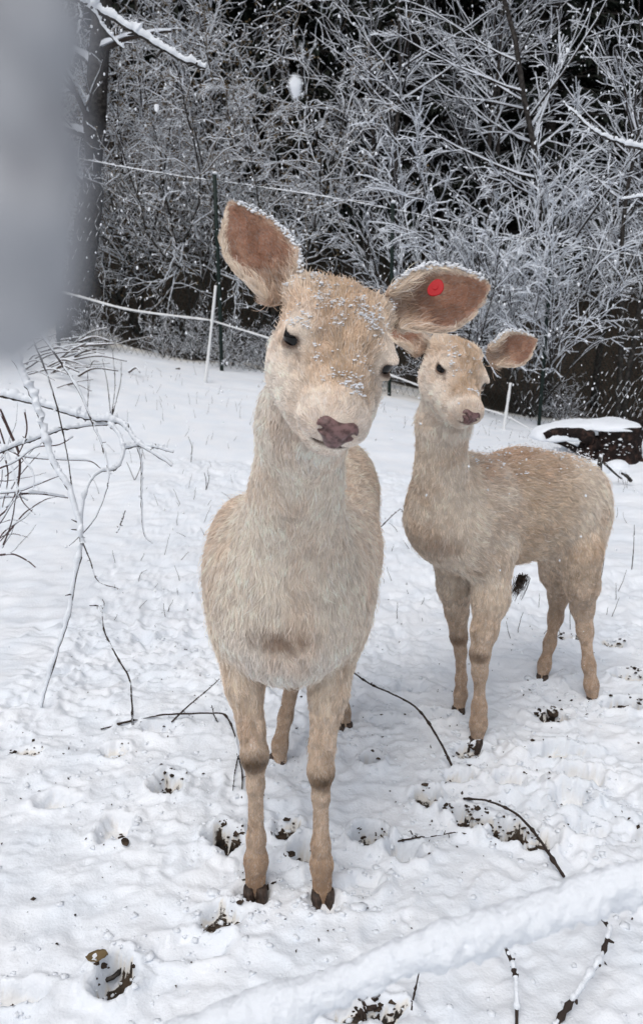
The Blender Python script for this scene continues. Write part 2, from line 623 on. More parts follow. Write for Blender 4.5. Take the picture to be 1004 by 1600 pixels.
def deer(spec, label, group, nfur, seed):
    root_loc = spec['root']
    D = empty('deer', root_loc)
    tag(D, label, 'deer', group)
    S = spec['S']; hs_ = spec['hs']
    prims, subs = list(spec['body']), []
    # ---- head in its own frame (x right, y forward, z up)
    hc, Fh, Rh = spec['head']
    Fh = nrm(Fh); Rh = nrm(Rh - Fh * np.dot(Rh, Fh)); Uh = np.cross(Fh, Rh)
    fr = np.stack([Rh, Fh, Uh])
    H = lambda x, y, z: hc + (Rh * x + Fh * y + Uh * z) * hs_
    e = lambda c, r, **k: Ell(H(*c), np.array(r) * hs_, fr, **k)
    c_ = lambda a, b, ra, rb, **k: Cap(H(*a), H(*b), ra * hs_, rb * hs_, **k)
    up_back = -Fh + .15 * Uh
    head = [
        e((0, -.055, -.002), (.066, .066, .056), k=.02, flow=up_back, ln=.014, col=TAN),
        e((0, -.012, .020), (.056, .058, .032), k=.02, flow=up_back, ln=.013, col=TAN),
        c_((0, .01, -.012), (0, .122, -.018), .047, .027, k=.025, flow=up_back, ln=.008, col=TAN, sq=(Rh, 1.05)),
        e((0, .136, -.026), (.034, .032, .028), k=.028, flow=up_back - .3 * Uh, ln=.005, col=CREAM),
        e((0, -.012, -.052), (.079, .086, .062), k=.035, flow=up_back - .6 * Uh, ln=.010, col=CREAM),
        e((0, .055, -.050), (.064, .078, .042), k=.035, flow=up_back - .5 * Uh, ln=.008, col=CREAM),
        c_((0, .03, -.064), (0, .128, -.053), .040, .024, k=.02, flow=up_back - .4 * Uh, ln=.007, col=(.82, .73, .62)),
    ]
    ED = [nrm(np.array([s_ * .80, .58, .10])) for s_ in (-1, 1)]
    EC = [np.array([s_ * .0575, .020, .004]) for s_ in (-1, 1)]
    for q_, s_ in enumerate((-1, 1)):
        head.append(e((s_ * .0500, .010, .008), (.0225, .029, .021), k=.018, flow=up_back, ln=.006, col=CREAM))
        head.append(e((s_ * .056, .012, .0220), (.0125, .022, .0060), k=.012, flow=up_back, ln=.007, col=CREAM))
        head.append(e((s_ * .024, .135, -.024), (.0165, .021, .018), k=.016, flow=up_back, ln=.005, col=CREAM))
        head.append(e((s_ * .050, -.072, .018), (.026, .024, .026), k=.02, flow=up_back + s_ * .4 * Rh, ln=.018, col=BEIGE))
        lid = EC[q_] + ED[q_] * .0125
        head.append(e(tuple(lid + np.array([0, 0, .0125])), (.0105, .0150, .0055), k=.006, flow=up_back, ln=.004, col=(.60, .48, .38)))
        head.append(e(tuple(lid + np.array([0, 0, -.0120])), (.0090, .0140, .0050), k=.006, flow=up_back, ln=.003, col=(.66, .54, .44)))
        oc = EC[q_] + ED[q_] * .0185
        subs.append(e(tuple(oc), (.0145, .0165, .0085), k=.004))
        # tear line running down from the inner corner of the eye
        subs.append(c_((s_ * .054, .045, -.006), (s_ * .048, .060, -.013), .0035, .003, k=.006))
    # mouth line
    mpts = [(-.036, .108, -.053), (-.031, .130, -.049), (-.017, .152, -.045), (0, .163, -.045), (.017, .152, -.045), (.031, .130, -.049), (.036, .108, -.053)]
    for a, b in zip(mpts[:-1], mpts[1:]):
        subs.append(c_(a, b, .0026, .0026, k=.004))
    prims += head
    for p_ in prims: p_.seed = 0
    allp = prims
    lo = np.min([p_.lo for p_ in allp], 0); hi = np.max([p_.hi for p_ in allp], 0)
    hlo = np.min([p_.lo for p_ in head], 0); hhi = np.max([p_.hi for p_ in head], 0)
    fh, fb = spec['res']
    def ax(i):
        return axis_grid([(lo[i], hlo[i], fb), (max(lo[i], hlo[i]), hhi[i], fh), (hhi[i], hi[i], fb)])
    V, Q = implicit(prims, subs, ax(0), ax(1), ax(2))
    N = grad_normals(V, Q)
    pat = spec['pattern']
    def hloc(p):
        return ((p - hc) @ fr.T) / hs_
    def colfn(p, n, col):
        q = hloc(p)
        col = col.copy()
        inh = np.linalg.norm(q - np.array([0, .03, -.01]), axis=1) < .17
        # pale ring round the eyes, dark lids
        for q_, s_ in enumerate((-1, 1)):
            dd = np.linalg.norm((q - EC[q_] - ED[q_] * .014) / np.array([1, 1.15, .72]), axis=1)
            k_ = np.exp(-((dd - .024) / .008) ** 2)[:, None] * .55
            col = col * (1 - k_) + np.array([.82, .72, .61]) * k_
            k_ = (sstep(.0225, .0150, dd) * .92)[:, None]
            col = col * (1 - k_) + np.array([.13, .085, .065]) * k_
            dt = np.linalg.norm((q - np.array([s_ * .053, .049, -.008])) / np.array([1, 1.9, 1]), axis=1)
            k_ = np.exp(-(dt / .007) ** 2)[:, None] * .45
            col = col * (1 - k_) + np.array([.20, .12, .09]) * k_
        # white muzzle round the nose, dark mouth
        dn = np.linalg.norm((q - np.array([0, .150, -.028])) / np.array([1.25, 1, 1]), axis=1)
        k_ = (np.exp(-(dn / .036) ** 4) * .8)[:, None]
        col = col * (1 - k_) + np.array([.84, .75, .66]) * k_
        md = np.min([np.linalg.norm(q - np.array(a_), axis=1) for a_ in smoothline(mpts, 30)], 0)
        k_ = (sstep(.0075, .003, md) * .95)[:, None]
        col = col * (1 - k_) + np.array([.07, .035, .03]) * k_
        # speckled tan on the brow and bridge
        br = np.exp(-(q[:, 0] / .046) ** 4) * sstep(-.02, .012, q[:, 2] + .02) * sstep(.14, .10, q[:, 1]) * inh
        k_ = (br * (.25 + .55 * sstep(-.3, .35, fbm(p * 45, 8))))[:, None]
        col = col * (1 - k_) + np.array([.50, .36, .24]) * k_
        ck = (inh * sstep(.0, .5, fbm(p * 30, 12)) * .25)[:, None]
        col = col * (1 - ck) + np.array([.54, .40, .27]) * ck
        col = pat(p, n, col)
        return col
    flow, ln, col = blend(prims, V)
    bc = colfn(V, N, col)
    body = mesh_obj('body', V, Q, M['skin'], D, True, attrs={'col': np.clip(bc * .86, 0, 1)})
    def dens(c):
        q = hloc(c)
        d_ = np.where(np.linalg.norm(q, axis=1) < .19, 3.4, 1.0)
        d_ = np.where(c[:, 2] < spec['legz'], 2.6, d_)
        for q_ in (0, 1):
            d_ = np.where(np.linalg.norm((q - EC[q_] - ED[q_] * .018) / np.array([1, 1.15, .66]), axis=1) < .0130, 0, d_)
        d_ = np.where((np.linalg.norm((q - np.array([0, .168, -.024])) / np.array([1.25, 1, 1.05]), axis=1) < .0165), 0, d_)
        md = np.min([np.linalg.norm(q - np.array(a_), axis=1) for a_ in smoothline(mpts, 30)], 0)
        d_ = np.where(md < .0042, 0, d_)
        return d_
    def lnfn(p, l):
        q = hloc(p)
        for sc_, sr_ in spec.get('short', []):
            l = l * (1 - .7 * np.exp(-(((p - sc_) / sr_) ** 2).sum(1)))
        md = np.min([np.linalg.norm(q - np.array(a_), axis=1) for a_ in smoothline(mpts, 30)], 0)
        l = np.where(md < .010, np.minimum(l, .0022), l)
        for q_, s_ in enumerate((-1, 1)):
            dd = np.linalg.norm(q - EC[q_] - ED[q_] * .015, axis=1)
            l = np.where(dd < .034, np.minimum(l, .0018 + .06 * np.maximum(dd - .014, 0)), l)
        dn = np.linalg.norm(q - np.array([0, .160, -.022]), axis=1)
        l = np.where(dn < .022, .001, l)
        return l
    wf = lambda: None
    make_fur('fur', V, Q, N, prims, int(nfur * 1.15), body, colfn, dens, spec['hw'], seed, lnfn=lnfn, flowfn=spec.get('flowfn'))
    COL.objects[-1:]
    # ---- eyes
    for s_ in (-1, 1):
        c = H(s_ * .0575, .020, .004)
        R_ = .0176 * hs_
        th, ph = np.meshgrid(np.linspace(0, math.pi, 17), np.linspace(0, 2 * math.pi, 29)[:-1], indexing='ij')
        sp = np.stack([np.sin(th) * np.cos(ph), np.sin(th) * np.sin(ph), np.cos(th)], -1).reshape(-1, 3) * R_
        i_ = np.arange(17 * 28).reshape(17, 28)
        q = np.stack([i_[:-1], i_[1:], np.roll(i_[1:], -1, 1), np.roll(i_[:-1], -1, 1)], -1).reshape(-1, 4)
        mesh_obj('eye', sp @ fr + c, q, M['eye'], D)
    # ---- nose pad
    npz = [e((0, .162, -.021), (.0215, .0135, .0130), k=.008), e((0, .1625, -.033), (.0125, .0115, .0125), k=.009),
           e((-.0145, .159, -.018), (.0120, .0125, .0115), k=.006), e((.0145, .159, -.018), (.0120, .0125, .0115), k=.006)]
    nsb = []
    for s_ in (-1, 1):
        nsb.append(c_((s_ * .0115, .176, -.0235), (s_ * .0175, .171, -.0185), .0036, .0048, k=.002))
        nsb.append(c_((s_ * .0175, .171, -.0185), (s_ * .0245, .162, -.0225), .0044, .0022, k=.002))
    nsb.append(c_((0, .176, -.022), (0, .172, -.044), .0012, .0012, k=.003))
    lo_ = np.min([p_.lo for p_ in npz], 0); hi_ = np.max([p_.hi for p_ in npz], 0)
    hh = .0011
    Vn, Qn = implicit(npz, nsb, np.arange(lo_[0], hi_[0], hh), np.arange(lo_[1], hi_[1], hh), np.arange(lo_[2], hi_[2], hh))
    mesh_obj('nose', Vn, Qn, M['nose'], D)
    # ---- ears
    rims = []
    for (B, T, Nf, L, W, cup, bd, nh) in spec['ears']:
        V_, q1, q2, rim, uu, vv, T_, N_, S_ = ear_mesh(np.asarray(B), np.asarray(T), np.asarray(Nf), L, W, cup, bd)
        n1 = len(uu)
        inn = np.interp(np.abs(vv), [0, .8, .93, 1], [0, .06, .8, 1])
        inn = np.maximum(inn, .9 * sstep(.93, 1, uu))
        ci = np.array([.33, .175, .115])[None] * (1 - inn[:, None]) + np.array([.78, .66, .52])[None] * inn[:, None]
        mott = sstep(-.1, .5, fbm(V_[:n1] * 38, 5))[:, None]
        ci = ci * (1 - .6 * mott * (1 - inn[:, None])) + np.array([.56, .36, .24]) * .6 * mott * (1 - inn[:, None])
        bs = sstep(.38, .05, uu)[:, None]
        ci = ci * (1 - .6 * bs) + np.array([.72, .58, .44]) * .6 * bs
        co_ = np.tile(np.array([[.72, .60, .47]]), (n1, 1))
        cc = np.concatenate([ci, co_])
        Qa = np.concatenate([q1, q2, rim])
        ear = mesh_obj('ear', V_, Qa, M['skin'], D, True, attrs={'col': cc * .8})
        Ne = grad_normals(V_, Qa)
        rims.append((V_, uu, vv))
        # long pale wisps from the base and front rim, short plush elsewhere
        lnn = np.concatenate([.006 + .015 * sstep(.55, .0, uu) * sstep(.2, 1, vv * spec['earside'] * 0 + np.abs(vv)) + .010 * sstep(.45, .0, uu) + .003 * inn, np.full(n1, .008)])
        fl = T_[None] * 1.0 + S_[None] * (-np.concatenate([vv, vv])[:, None]) * .55
        fl = np.concatenate([fl[:n1], np.tile(T_[None], (n1, 1))])
        make_fur('fur', V_, Qa, Ne, None, nh, ear, None, None, spec['hw'] * .95, seed + 5, attrs=(fl, lnn, cc), lift=.40, clump=.017, jit=.42)
    # ---- hooves
    for (c, yaw, sc) in spec['hooves']:
        c = np.array([c[0], c[1], -.019])
        mb = MB()
        for s_ in (-1, 1):
            dirn = np.array([math.cos(yaw), math.sin(yaw), 0]); sd = np.array([-dirn[1], dirn[0], 0])
            rows = []
            for (h_, fw, hw_, bk) in ((0, .034, .0135, .018), (.012, .030, .0135, .018), (.030, .019, .0135, .016), (.042, .012, .012, .014)):
                ring = []
                for a_ in np.linspace(0, 2 * math.pi, 13)[:-1]:
                    ca, sa = math.cos(a_), math.sin(a_)
                    lx = (fw if ca > 0 else bk) * ca
                    ly = hw_ * sa * (1 - .45 * max(0, ca) ** 2)
                    ring.append(c + (dirn * lx + sd * (ly + s_ * .0138)) * sc + np.array([0, 0, h_ * sc]))
                rows.append(ring)
            Vh = np.array(rows).reshape(-1, 3)
            i_ = np.arange(48).reshape(4, 12)
            q = np.stack([i_[:-1], np.roll(i_[:-1], -1, 1), np.roll(i_[1:], -1, 1), i_[1:]], -1).reshape(-1, 4)
            Vh = np.concatenate([Vh, Vh[:12].mean(0)[None], Vh[36:].mean(0)[None]])
            k_ = np.arange(12)
            f3 = np.concatenate([np.stack([np.full(12, 48), (k_ + 1) % 12, k_], -1), np.stack([np.full(12, 49), 36 + k_, 36 + (k_ + 1) % 12], -1)])
            mb.add(Vh, q, f3)
        mb.build('hoof', M['hoof'], D)
    D_RIMS[D.name] = rims
    return D, (V, Q, N, H, fr)


def icoblob(mb, c, r, sq=(1, 1, .8), jit=.25):
    ph = (1 + 5 ** .5) / 2
    v = nrm(np.array([(-1, ph, 0), (1, ph, 0), (-1, -ph, 0), (1, -ph, 0), (0, -1, ph), (0, 1, ph), (0, -1, -ph), (0, 1, -ph), (ph, 0, -1), (ph, 0, 1), (-ph, 0, -1), (-ph, 0, 1)], float))
    f = [(0, 11, 5), (0, 5, 1), (0, 1, 7), (0, 7, 10), (0, 10, 11), (1, 5, 9), (5, 11, 4), (11, 10, 2), (10, 7, 6), (7, 1, 8), (3, 9, 4), (3, 4, 2), (3, 2, 6), (3, 6, 8), (3, 8, 9), (4, 9, 5), (2, 4, 11), (6, 2, 10), (8, 6, 7), (9, 8, 1)]
    c = np.atleast_2d(c); r = np.broadcast_to(np.asarray(r, float), (len(c),))
    n = len(c)
    V = v[None] * np.array(sq) * r[:, None, None] * (1 + jit * rng.uniform(-1, 1, (n, 12, 1))) + c[:, None, :]
    Fc = (np.array(f)[None] + np.arange(n)[:, None, None] * 12).reshape(-1, 3)
    mb.add(V.reshape(-1, 3), None, Fc)


def limb(pts, flow_ln, cols, k=.02):
    """pts: list of (px,py,Y,rpx) from the ground up -> capsules running down the leg"""
    out = []
    W_ = [(P(a[0], a[1], a[2]), RP(a[3], P(a[0], a[1], a[2])) * (.90 if q_ == 0 else .88 if q_ == 1 else 1) * (.80 if a[3] < 18 else .85 if a[3] < 25 else .93)) for q_, a in enumerate(pts)]
    for i in range(len(W_) - 1):
        (b, rb), (a, ra) = W_[i], W_[i + 1]
        out.append(Cap(a, b, ra, rb, k=k, ln=flow_ln[i], col=cols[i]))
    return out


def build_deer():
    # ================= front doe
    U = lambda *a: P(*a)
    body = []
    body += [
        Ell(P(460, 915, 1.60), (.155, .22, .200), k=.08, flow=(0, .75, -.65), ln=.021, col=BEIGE),      # rib cage
        Ell(P(452, 920, 1.43), (.128, .12, .160), k=.07, flow=(0, .1, -1), ln=.019, col=(.83, .745, .63)),   # chest
        Ell(P(445, 985, 1.42), (.095, .09, .088), k=.06, flow=(0, .2, -1), ln=.023, col=(.87, .81, .73)),  # brisket
        Ell((-.028, 1.80, .61), (.168, .24, .185), k=.08, flow=(0, .8, -.6), ln=.021, col=(.80, .68, .55)),     # belly
        Ell((.012, 2.02, .68), (.135, .17, .16), k=.08, flow=(0, .7, -.6), ln=.020, col=BEIGE),     # rump
        Cap(P(452, 880, 1.46), P(474, 655, 1.20), .106, .058, k=.07, flow=(0, .12, -1), ln=.0145, col=(.83, .745, .63)),
        Cap(P(474, 665, 1.20), P(500, 560, 1.155), .058, .056, k=.05, flow=(0, .12, -1), ln=.012, col=CREAM),
    ]
    for px in (378, 525):   # shoulder mass
        body.append(Ell(P(px, 900, 1.50), (.062, .10, .15), k=.07, flow=(0, .55, -.8), ln=.023, col=(.80, .68, .55)))
    LL = limb([(399, 1388, 1.385, 19), (400, 1345, 1.39, 21), (400, 1310, 1.395, 15), (399, 1225, 1.40, 14), (398, 1180, 1.40, 22), (393, 1140, 1.41, 21), (382, 1070, 1.43, 30), (375, 980, 1.47, 48)],
              [.0055, .006, .006, .006, .008, .010, .014], [DUN, LEG, LEG, LEG, LEG, (.72, .58, .44), BEIGE], k=.018)
    LR = limb([(504, 1402, 1.37, 19), (502, 1350, 1.375, 20), (501, 1320, 1.38, 15), (501, 1245, 1.385, 14), (501, 1205, 1.385, 21), (503, 1165, 1.40, 20), (513, 1080, 1.43, 31), (522, 985, 1.47, 48)],
              [.0055, .006, .006, .006, .008, .010, .014], [DUN, LEG, LEG, LEG, LEG, (.72, .58, .44), BEIGE], k=.018)
    HL = limb([(436, 1190, 1.86, 16), (437, 1163, 1.87, 15), (446, 1120, 1.90, 12), (458, 1060, 1.95, 15), (460, 1010, 2.00, 24), (455, 950, 1.92, 50)],
              [.0055, .006, .006, .008, .012], [LEG] * 5, k=.018)
    HR = limb([(539, 1135, 2.03, 13), (537, 1112, 2.04, 12), (533, 1080, 2.06, 11), (532, 1030, 2.10, 14), (530, 990, 2.12, 24), (520, 930, 2.0, 48)],
              [.0055, .006, .006, .008, .012], [LEG] * 5, k=.018)
    body += LL + LR + HL + HR
    hc = P(527, 538, 1.075)
    Fh = cam2w(.004, -.108, -.117); Rh = cam2w(.143, -.036, .038)
    Rn = nrm(Rh); Fn = nrm(Fh); Un = np.cross(Rn, nrm(Fh))
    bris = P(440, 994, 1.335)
    kn = [P(395, 1192, 1.38), P(503, 1222, 1.365)]
    def pat(p, n, col):
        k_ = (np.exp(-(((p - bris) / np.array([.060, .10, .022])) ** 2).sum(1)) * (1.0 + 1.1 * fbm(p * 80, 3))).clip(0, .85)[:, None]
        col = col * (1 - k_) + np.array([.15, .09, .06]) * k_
        for c in kn:
            k_ = (np.exp(-(((p - c) / np.array([.035, .05, .022])) ** 2).sum(1) ** 1.5) * .92)[:, None]
            col = col * (1 - k_) + np.array([.13, .085, .05]) * k_
        k_ = (sstep(-.1, .45, fbm(p * np.array([22, 22, 9]), 22)) * .33 * (p[:, 2] > .35))[:, None]
        col = col * (1 - k_) + np.array([.64, .46, .33]) * k_
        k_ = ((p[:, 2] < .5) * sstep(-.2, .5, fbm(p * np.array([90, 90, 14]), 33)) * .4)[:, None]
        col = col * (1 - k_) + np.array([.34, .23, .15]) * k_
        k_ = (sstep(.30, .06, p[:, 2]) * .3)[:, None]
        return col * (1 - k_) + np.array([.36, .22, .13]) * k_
    ears = []
    B1 = P(440, 468, 1.13); T1 = cam2w(-.070, .150, .01)
    ears.append((B1, T1, cam2w(.20, .05, -1.0), .162, .047, .026, -.012, 26000))
    B2 = P(612, 492, 1.15); T2 = cam2w(.150, .052, .01)
    ears.append((B2, T2, cam2w(-.10, -.05, -1.0), .150, .047, .024, -.008, 26000))
    hooves = [(P(399, 1404, 1.372) * np.array([1, 1, 0]) + np.array([0, 0, .0]), rad(-92), .92), (P(504, 1412, 1.362) * np.array([1, 1, 0]), rad(-84), .90),
              (P(434, 1200, 1.86) * np.array([1, 1, 0]), rad(-98), .82), (P(539, 1145, 2.02) * np.array([1, 1, 0]), rad(-80), .82)]
    spec = dict(root=(-.03, 1.6, 0), S=1, hs=1.0, body=body, head=(hc, Fh, Rh), res=(.0036, .0065), pattern=pat, legz=.40, hw=.00042, short=[(bris, np.array([.070, .10, .030]))], ears=ears, earside=1, hooves=hooves)
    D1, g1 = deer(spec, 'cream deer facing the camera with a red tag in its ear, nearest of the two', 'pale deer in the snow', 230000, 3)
    # ear tag
    c = B2 + nrm(T2) * .062 + cam2w(.0, .012, -.022)
    n_ = nrm(cam2w(-.35, .25, -1)); a_ = nrm(np.cross(n_, [0, 0, 1])); b_ = np.cross(n_, a_)
    mb = MB()
    rows = []
    for (rr, h_) in ((.0, .0032), (.0035, .0032), (.004, .0022), (.0112, .0018), (.0118, .001), (.0118, 0), (.0, -.001)):
        rows.append([c + (a_ * math.cos(t) * .92 + b_ * math.sin(t) * 1.12) * rr * (1 + .07 * math.sin(2 * t + .6) + .04 * math.sin(3 * t)) + n_ * h_ for t in np.linspace(0, 2 * math.pi, 25)[:-1]])
    i_ = np.arange(7 * 24).reshape(7, 24)
    q = np.stack([i_[:-1], i_[1:], np.roll(i_[1:], -1, 1), np.roll(i_[:-1], -1, 1)], -1).reshape(-1, 4)
    mb.add(np.array(rows).reshape(-1, 3), q)
    mb.build('ear_tag', M['red_tag'], D1, False)

    # ================= rear deer
    W = lambda x, y, z: np.array([x, y, z], float)
    ad = nrm(W(.40, .26, 0)); sd = W(-ad[1], ad[0], 0)   # towards the rump, and sideways
    fb = np.stack([ad, sd, W(0, 0, 1)])
    bk = ad * .9 + W(0, 0, -.45)
    ch = W(.365, 2.05, .635)
    body = [
        Ell(ch + W(.004, .0, .0), (.132, .104, .152), fb, k=.07, flow=bk, ln=.019, col=BEIGE),
        Ell(ch - ad * .038 + W(0, 0, -.02), (.080, .084, .112), fb, k=.06, flow=W(0, .1, -1), ln=.020, col=(.80, .69, .56)),
        Ell(ch + ad * .21 + W(0, 0, -.022), (.20, .128, .162), fb, k=.07, flow=bk, ln=.020, col=(.68, .55, .41)),
        Ell(ch + ad * .375 + W(0, 0, -.045), (.150, .110, .142), fb, k=.07, flow=ad * .6 + W(0, 0, -.8), ln=.019, col=BEIGE),
        Cap(P(688, 810, 1.98), P(689, 660, 1.90), .080, .053, k=.07, flow=(0.05, .15, -1), ln=.013, col=(.78, .68, .56)),
        Cap(P(695, 660, 1.90), P(703, 590, 1.905), .056, .048, k=.04, flow=(0, .15, -1), ln=.013, col=CREAM),
        Ell(ch + ad * .44 - sd * .045 + W(0, 0, -.10), (.085, .065, .15), fb, k=.09, flow=W(0, 0, -1), ln=.018, col=(.80, .69, .56)),
        Ell(ch + ad * .44 + sd * .045 + W(0, 0, -.09), (.08, .055, .13), fb, k=.08, flow=W(0, 0, -1), ln=.018, col=BEIGE),
        Ell(ch + ad * .02 - sd * .075 + W(0, 0, -.03), (.085, .05, .15), fb, k=.06, flow=bk, ln=.019, col=BEIGE),
    ]
    cl = [LEG, LEG, LEG, LEG, LEG, (.70, .56, .42), BEIGE]
    lns = [.005, .0055, .0055, .0055, .007, .009, .014]
    body += limb([(744, 1160, 1.95, 12), (747, 1130, 1.955, 14), (748, 1105, 1.96, 10), (749, 1050, 1.965, 10.5), (749, 1022, 1.97, 15), (756, 985, 1.98, 20), (766, 935, 2.0, 27), (768, 860, 2.03, 38)], lns, cl, k=.03)
    body += limb([(716, 1108, 2.12, 12), (719, 1085, 2.125, 13), (720, 1060, 2.13, 9.5), (719, 1018, 2.135, 10), (716, 995, 2.14, 15), (713, 955, 2.13, 20), (710, 915, 2.10, 28), (712, 860, 2.06, 40)], lns, cl, k=.015)
    body += limb([(925, 1092, 2.18, 11), (923, 1070, 2.19, 11.5), (919, 1040, 2.20, 9), (913, 985, 2.23, 12), (909, 948, 2.25, 18), (908, 915, 2.23, 26), (905, 860, 2.20, 38)], lns, cl, k=.03)
    body += limb([(846, 1058, 2.33, 11), (850, 1038, 2.34, 10), (858, 1005, 2.36, 8.5), (867, 965, 2.39, 11), (872, 930, 2.40, 17), (872, 895, 2.36, 28), (872, 850, 2.3, 40)], lns, cl, k=.03)
    hc = P(716, 581, 1.845)
    Fh = cam2w(.018, -.098, -.098); Rh = cam2w(.131, -.032, .056)
    kn = [P(748, 1026, 1.95), P(716, 1000, 2.12)]
    gro = P(760, 880, 1.95); brs = P(683, 865, 1.88)
    def pat2(p, n, col):
        top = sstep(.66, .80, p[:, 2]) * (p[:, 0] > .40) * sstep(.9, .5, p[:, 0] * 1.0)
        k_ = (top * (.45 + .5 * fbm(p * 25, 5))).clip(0, .8)[:, None]
        col = col * (1 - k_) + np.array([.52, .31, .20]) * k_
        k_ = (sstep(-.15, .4, fbm(p @ fb.T * np.array([14, 20, 26]), 29)) * .40 * (p[:, 2] > .45))[:, None]
        col = col * (1 - k_) + np.array([.56, .40, .27]) * k_
        k_ = (np.exp(-(((p - brs) / np.array([.06, .1, .05])) ** 2).sum(1)) * .45)[:, None]
        col = col * (1 - k_) + np.array([.30, .17, .10]) * k_
        for c in kn:
            k_ = (np.exp(-(((p - c) / np.array([.03, .05, .017])) ** 2).sum(1) ** 1.5) * .75)[:, None]
            col = col * (1 - k_) + np.array([.11, .07, .045]) * k_
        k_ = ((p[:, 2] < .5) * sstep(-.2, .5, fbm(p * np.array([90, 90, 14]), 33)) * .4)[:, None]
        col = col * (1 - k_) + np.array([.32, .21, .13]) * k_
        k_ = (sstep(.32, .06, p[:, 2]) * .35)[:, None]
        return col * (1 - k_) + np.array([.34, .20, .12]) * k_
    ears = []
    ears.append((P(766, 560, 1.905), cam2w(.082, .036, .02), cam2w(-.15, -.1, -1), .138, .043, .022, -.008, 12000))
    ears.append((P(658, 548, 1.885), cam2w(-.06, .09, .04), cam2w(.2, -.1, -1), .132, .040, .022, -.006, 9000))
    g0 = np.array([1, 1, 0])
    hooves = [(P(742, 1165, 1.94) * g0, rad(-125), .80), (P(715, 1113, 2.11) * g0, rad(-125), .78), (P(925, 1097, 2.17) * g0, rad(-115), .75), (P(846, 1062, 2.32) * g0, rad(-130), .75)]
    spec = dict(root=(.55, 2.15, 0), S=.88, hs=.87, body=body, head=(hc, Fh, Rh), res=(.0042, .0072), pattern=pat2, legz=.38, hw=.00050, ears=ears, earside=1, hooves=hooves)
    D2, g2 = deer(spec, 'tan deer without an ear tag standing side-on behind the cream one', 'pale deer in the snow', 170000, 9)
    # dark tuft under the belly
    c = P(815, 900, 2.14)
    n = 110
    L = np.zeros((n, 5, 3))
    rt = c + rng.normal(0, 1, (n, 3)) * np.array([.008, .006, .004])
    dr = nrm(np.array([0, 0, -1.0]) + rng.normal(0, .13, (n, 3)) + np.array([-.10, 0, 0]))
    ln_ = rng.uniform(.035, .075, n)
    for k in range(5):
        L[:, k] = rt + dr * (ln_ * k / 4)[:, None] + np.array([-.012, 0, 0]) * (k / 4) ** 2
    mb = MB(); tubes(mb, L, np.tile(np.linspace(.0010, .0003, 5), (n, 1)))
    mb.build('hair_tuft', M['hoof'], D2)
    return (D1, g1), (D2, g2)


def dusting(parent, g, n, sel, rmin, rmax, seed, clus=1.0, sink=.0):
    V, Q, N, H, fr = g
    r = np.random.default_rng(seed)
    m = sel(V, N)
    m = m / m.sum()
    c = V[r.choice(len(V), n, p=m)]
    cc = np.repeat(c, 5, 0) + r.normal(0, rmax * clus, (n * 5, 3)) * np.array([1, 1, .5])
    rr = r.uniform(rmin, rmax, n * 5) * r.random(n * 5) ** .5
    mb = MB(); icoblob(mb, cc + np.array([0, 0, sink]), rr, (1.1, 1, .55), .55)
    o = mb.build('snow_dusting', M['snow_twig'], parent, False)
    tag(o, 'loose snow crumbs lying on the coat', None, None, 'stuff')
    return o



# ------------------------------------------------------------------ ground: one sheet of trodden snow, rising to the fence
def lie(x, y):
    s = sstep(2.6, 8.0, y)
    xx = np.clip(x, -4.5, 4.5)
    z = s * (.24 - .165 * xx + .03 * (y - 8) * (y > 8)) + .25 * s * sstep(-1.5, -4, x) * 0
    z = z + .05 * s * fbm(np.stack([x * .5, y * .5], -1), 41, 2)
    # mound that carries the stump
    z = z + .20 * np.exp(-(((x - 2.15) / .75) ** 2 + ((y - 5.6) / .8) ** 2))
    # the woodland slope behind the fence
    z = z + np.maximum(y - 10.5, 0) * .62
    return z


# prints and broken patches: pixel, radius along x (m), radius along y, depth, bare soil 0..1
HOLES = [(578, 1187, .030, .035, .060, .5), (579, 1305, .035, .035, .060, .9), (638, 1330, .045, .040, .045, .2), (352, 1318, .042, .045, .055, .95),
         (478, 1335, .030, .040, .055, .5), (265, 1232, .035, .050, .045, .55), (248, 1140, .055, .030, .035, .1), (180, 1176, .045, .030, .025, .3),
         (350, 1440, .050, .030, .030, .55), (178, 1525, .038, .042, .050, .9), (18, 1555, .060, .025, .030, .2), (95, 1250, .050, .030, .030, .2),
         (180, 1300, .040, .050, .030, .2), (750, 1285, .060, .030, .050, 1), (800, 1300, .055, .028, .045, 1), (715, 1268, .040, .025, .045, .9), (845, 1320, .040, .025, .03, .6),
         (860, 1118, .050, .040, .030, .9), (975, 1106, .055, .035, .045, .9), (40, 1178, .050, .020, .015, .4), (445, 1295, .030, .030, .030, .5),
         (680, 1120, .050, .030, .030, .1), (640, 1075, .060, .040, .030, .05), (865, 1180, .090, .040, .035, .25), (905, 1215, .060, .035, .035, .2),
         (800, 1220, .050, .030, .030, .2), (885, 1250, .045, .040, .035, .15), (720, 1215, .04, .03, .03, .3), (665, 1245, .028, .04, .04, .7), (735, 1175, .05, .03, .03, .5),
         (985, 1060, .05, .04, .03, .6), (892, 998, .06, .03, .02, .7), (960, 1010, .04, .03, .02, .4), (400, 1400, .040, .035, .020, .3), (506, 1415, .038, .035, .018, .1),
         (570, 1590, .06, .03, .03, .7), (560, 1385, .05, .035, .02, .05), (915, 1300, .05, .035, .03, .1), (600, 1130, .05, .03, .02, .0), (300, 1480, .08, .03, .015, 0), (1000, 1400, .02, .03, .05, 1)]


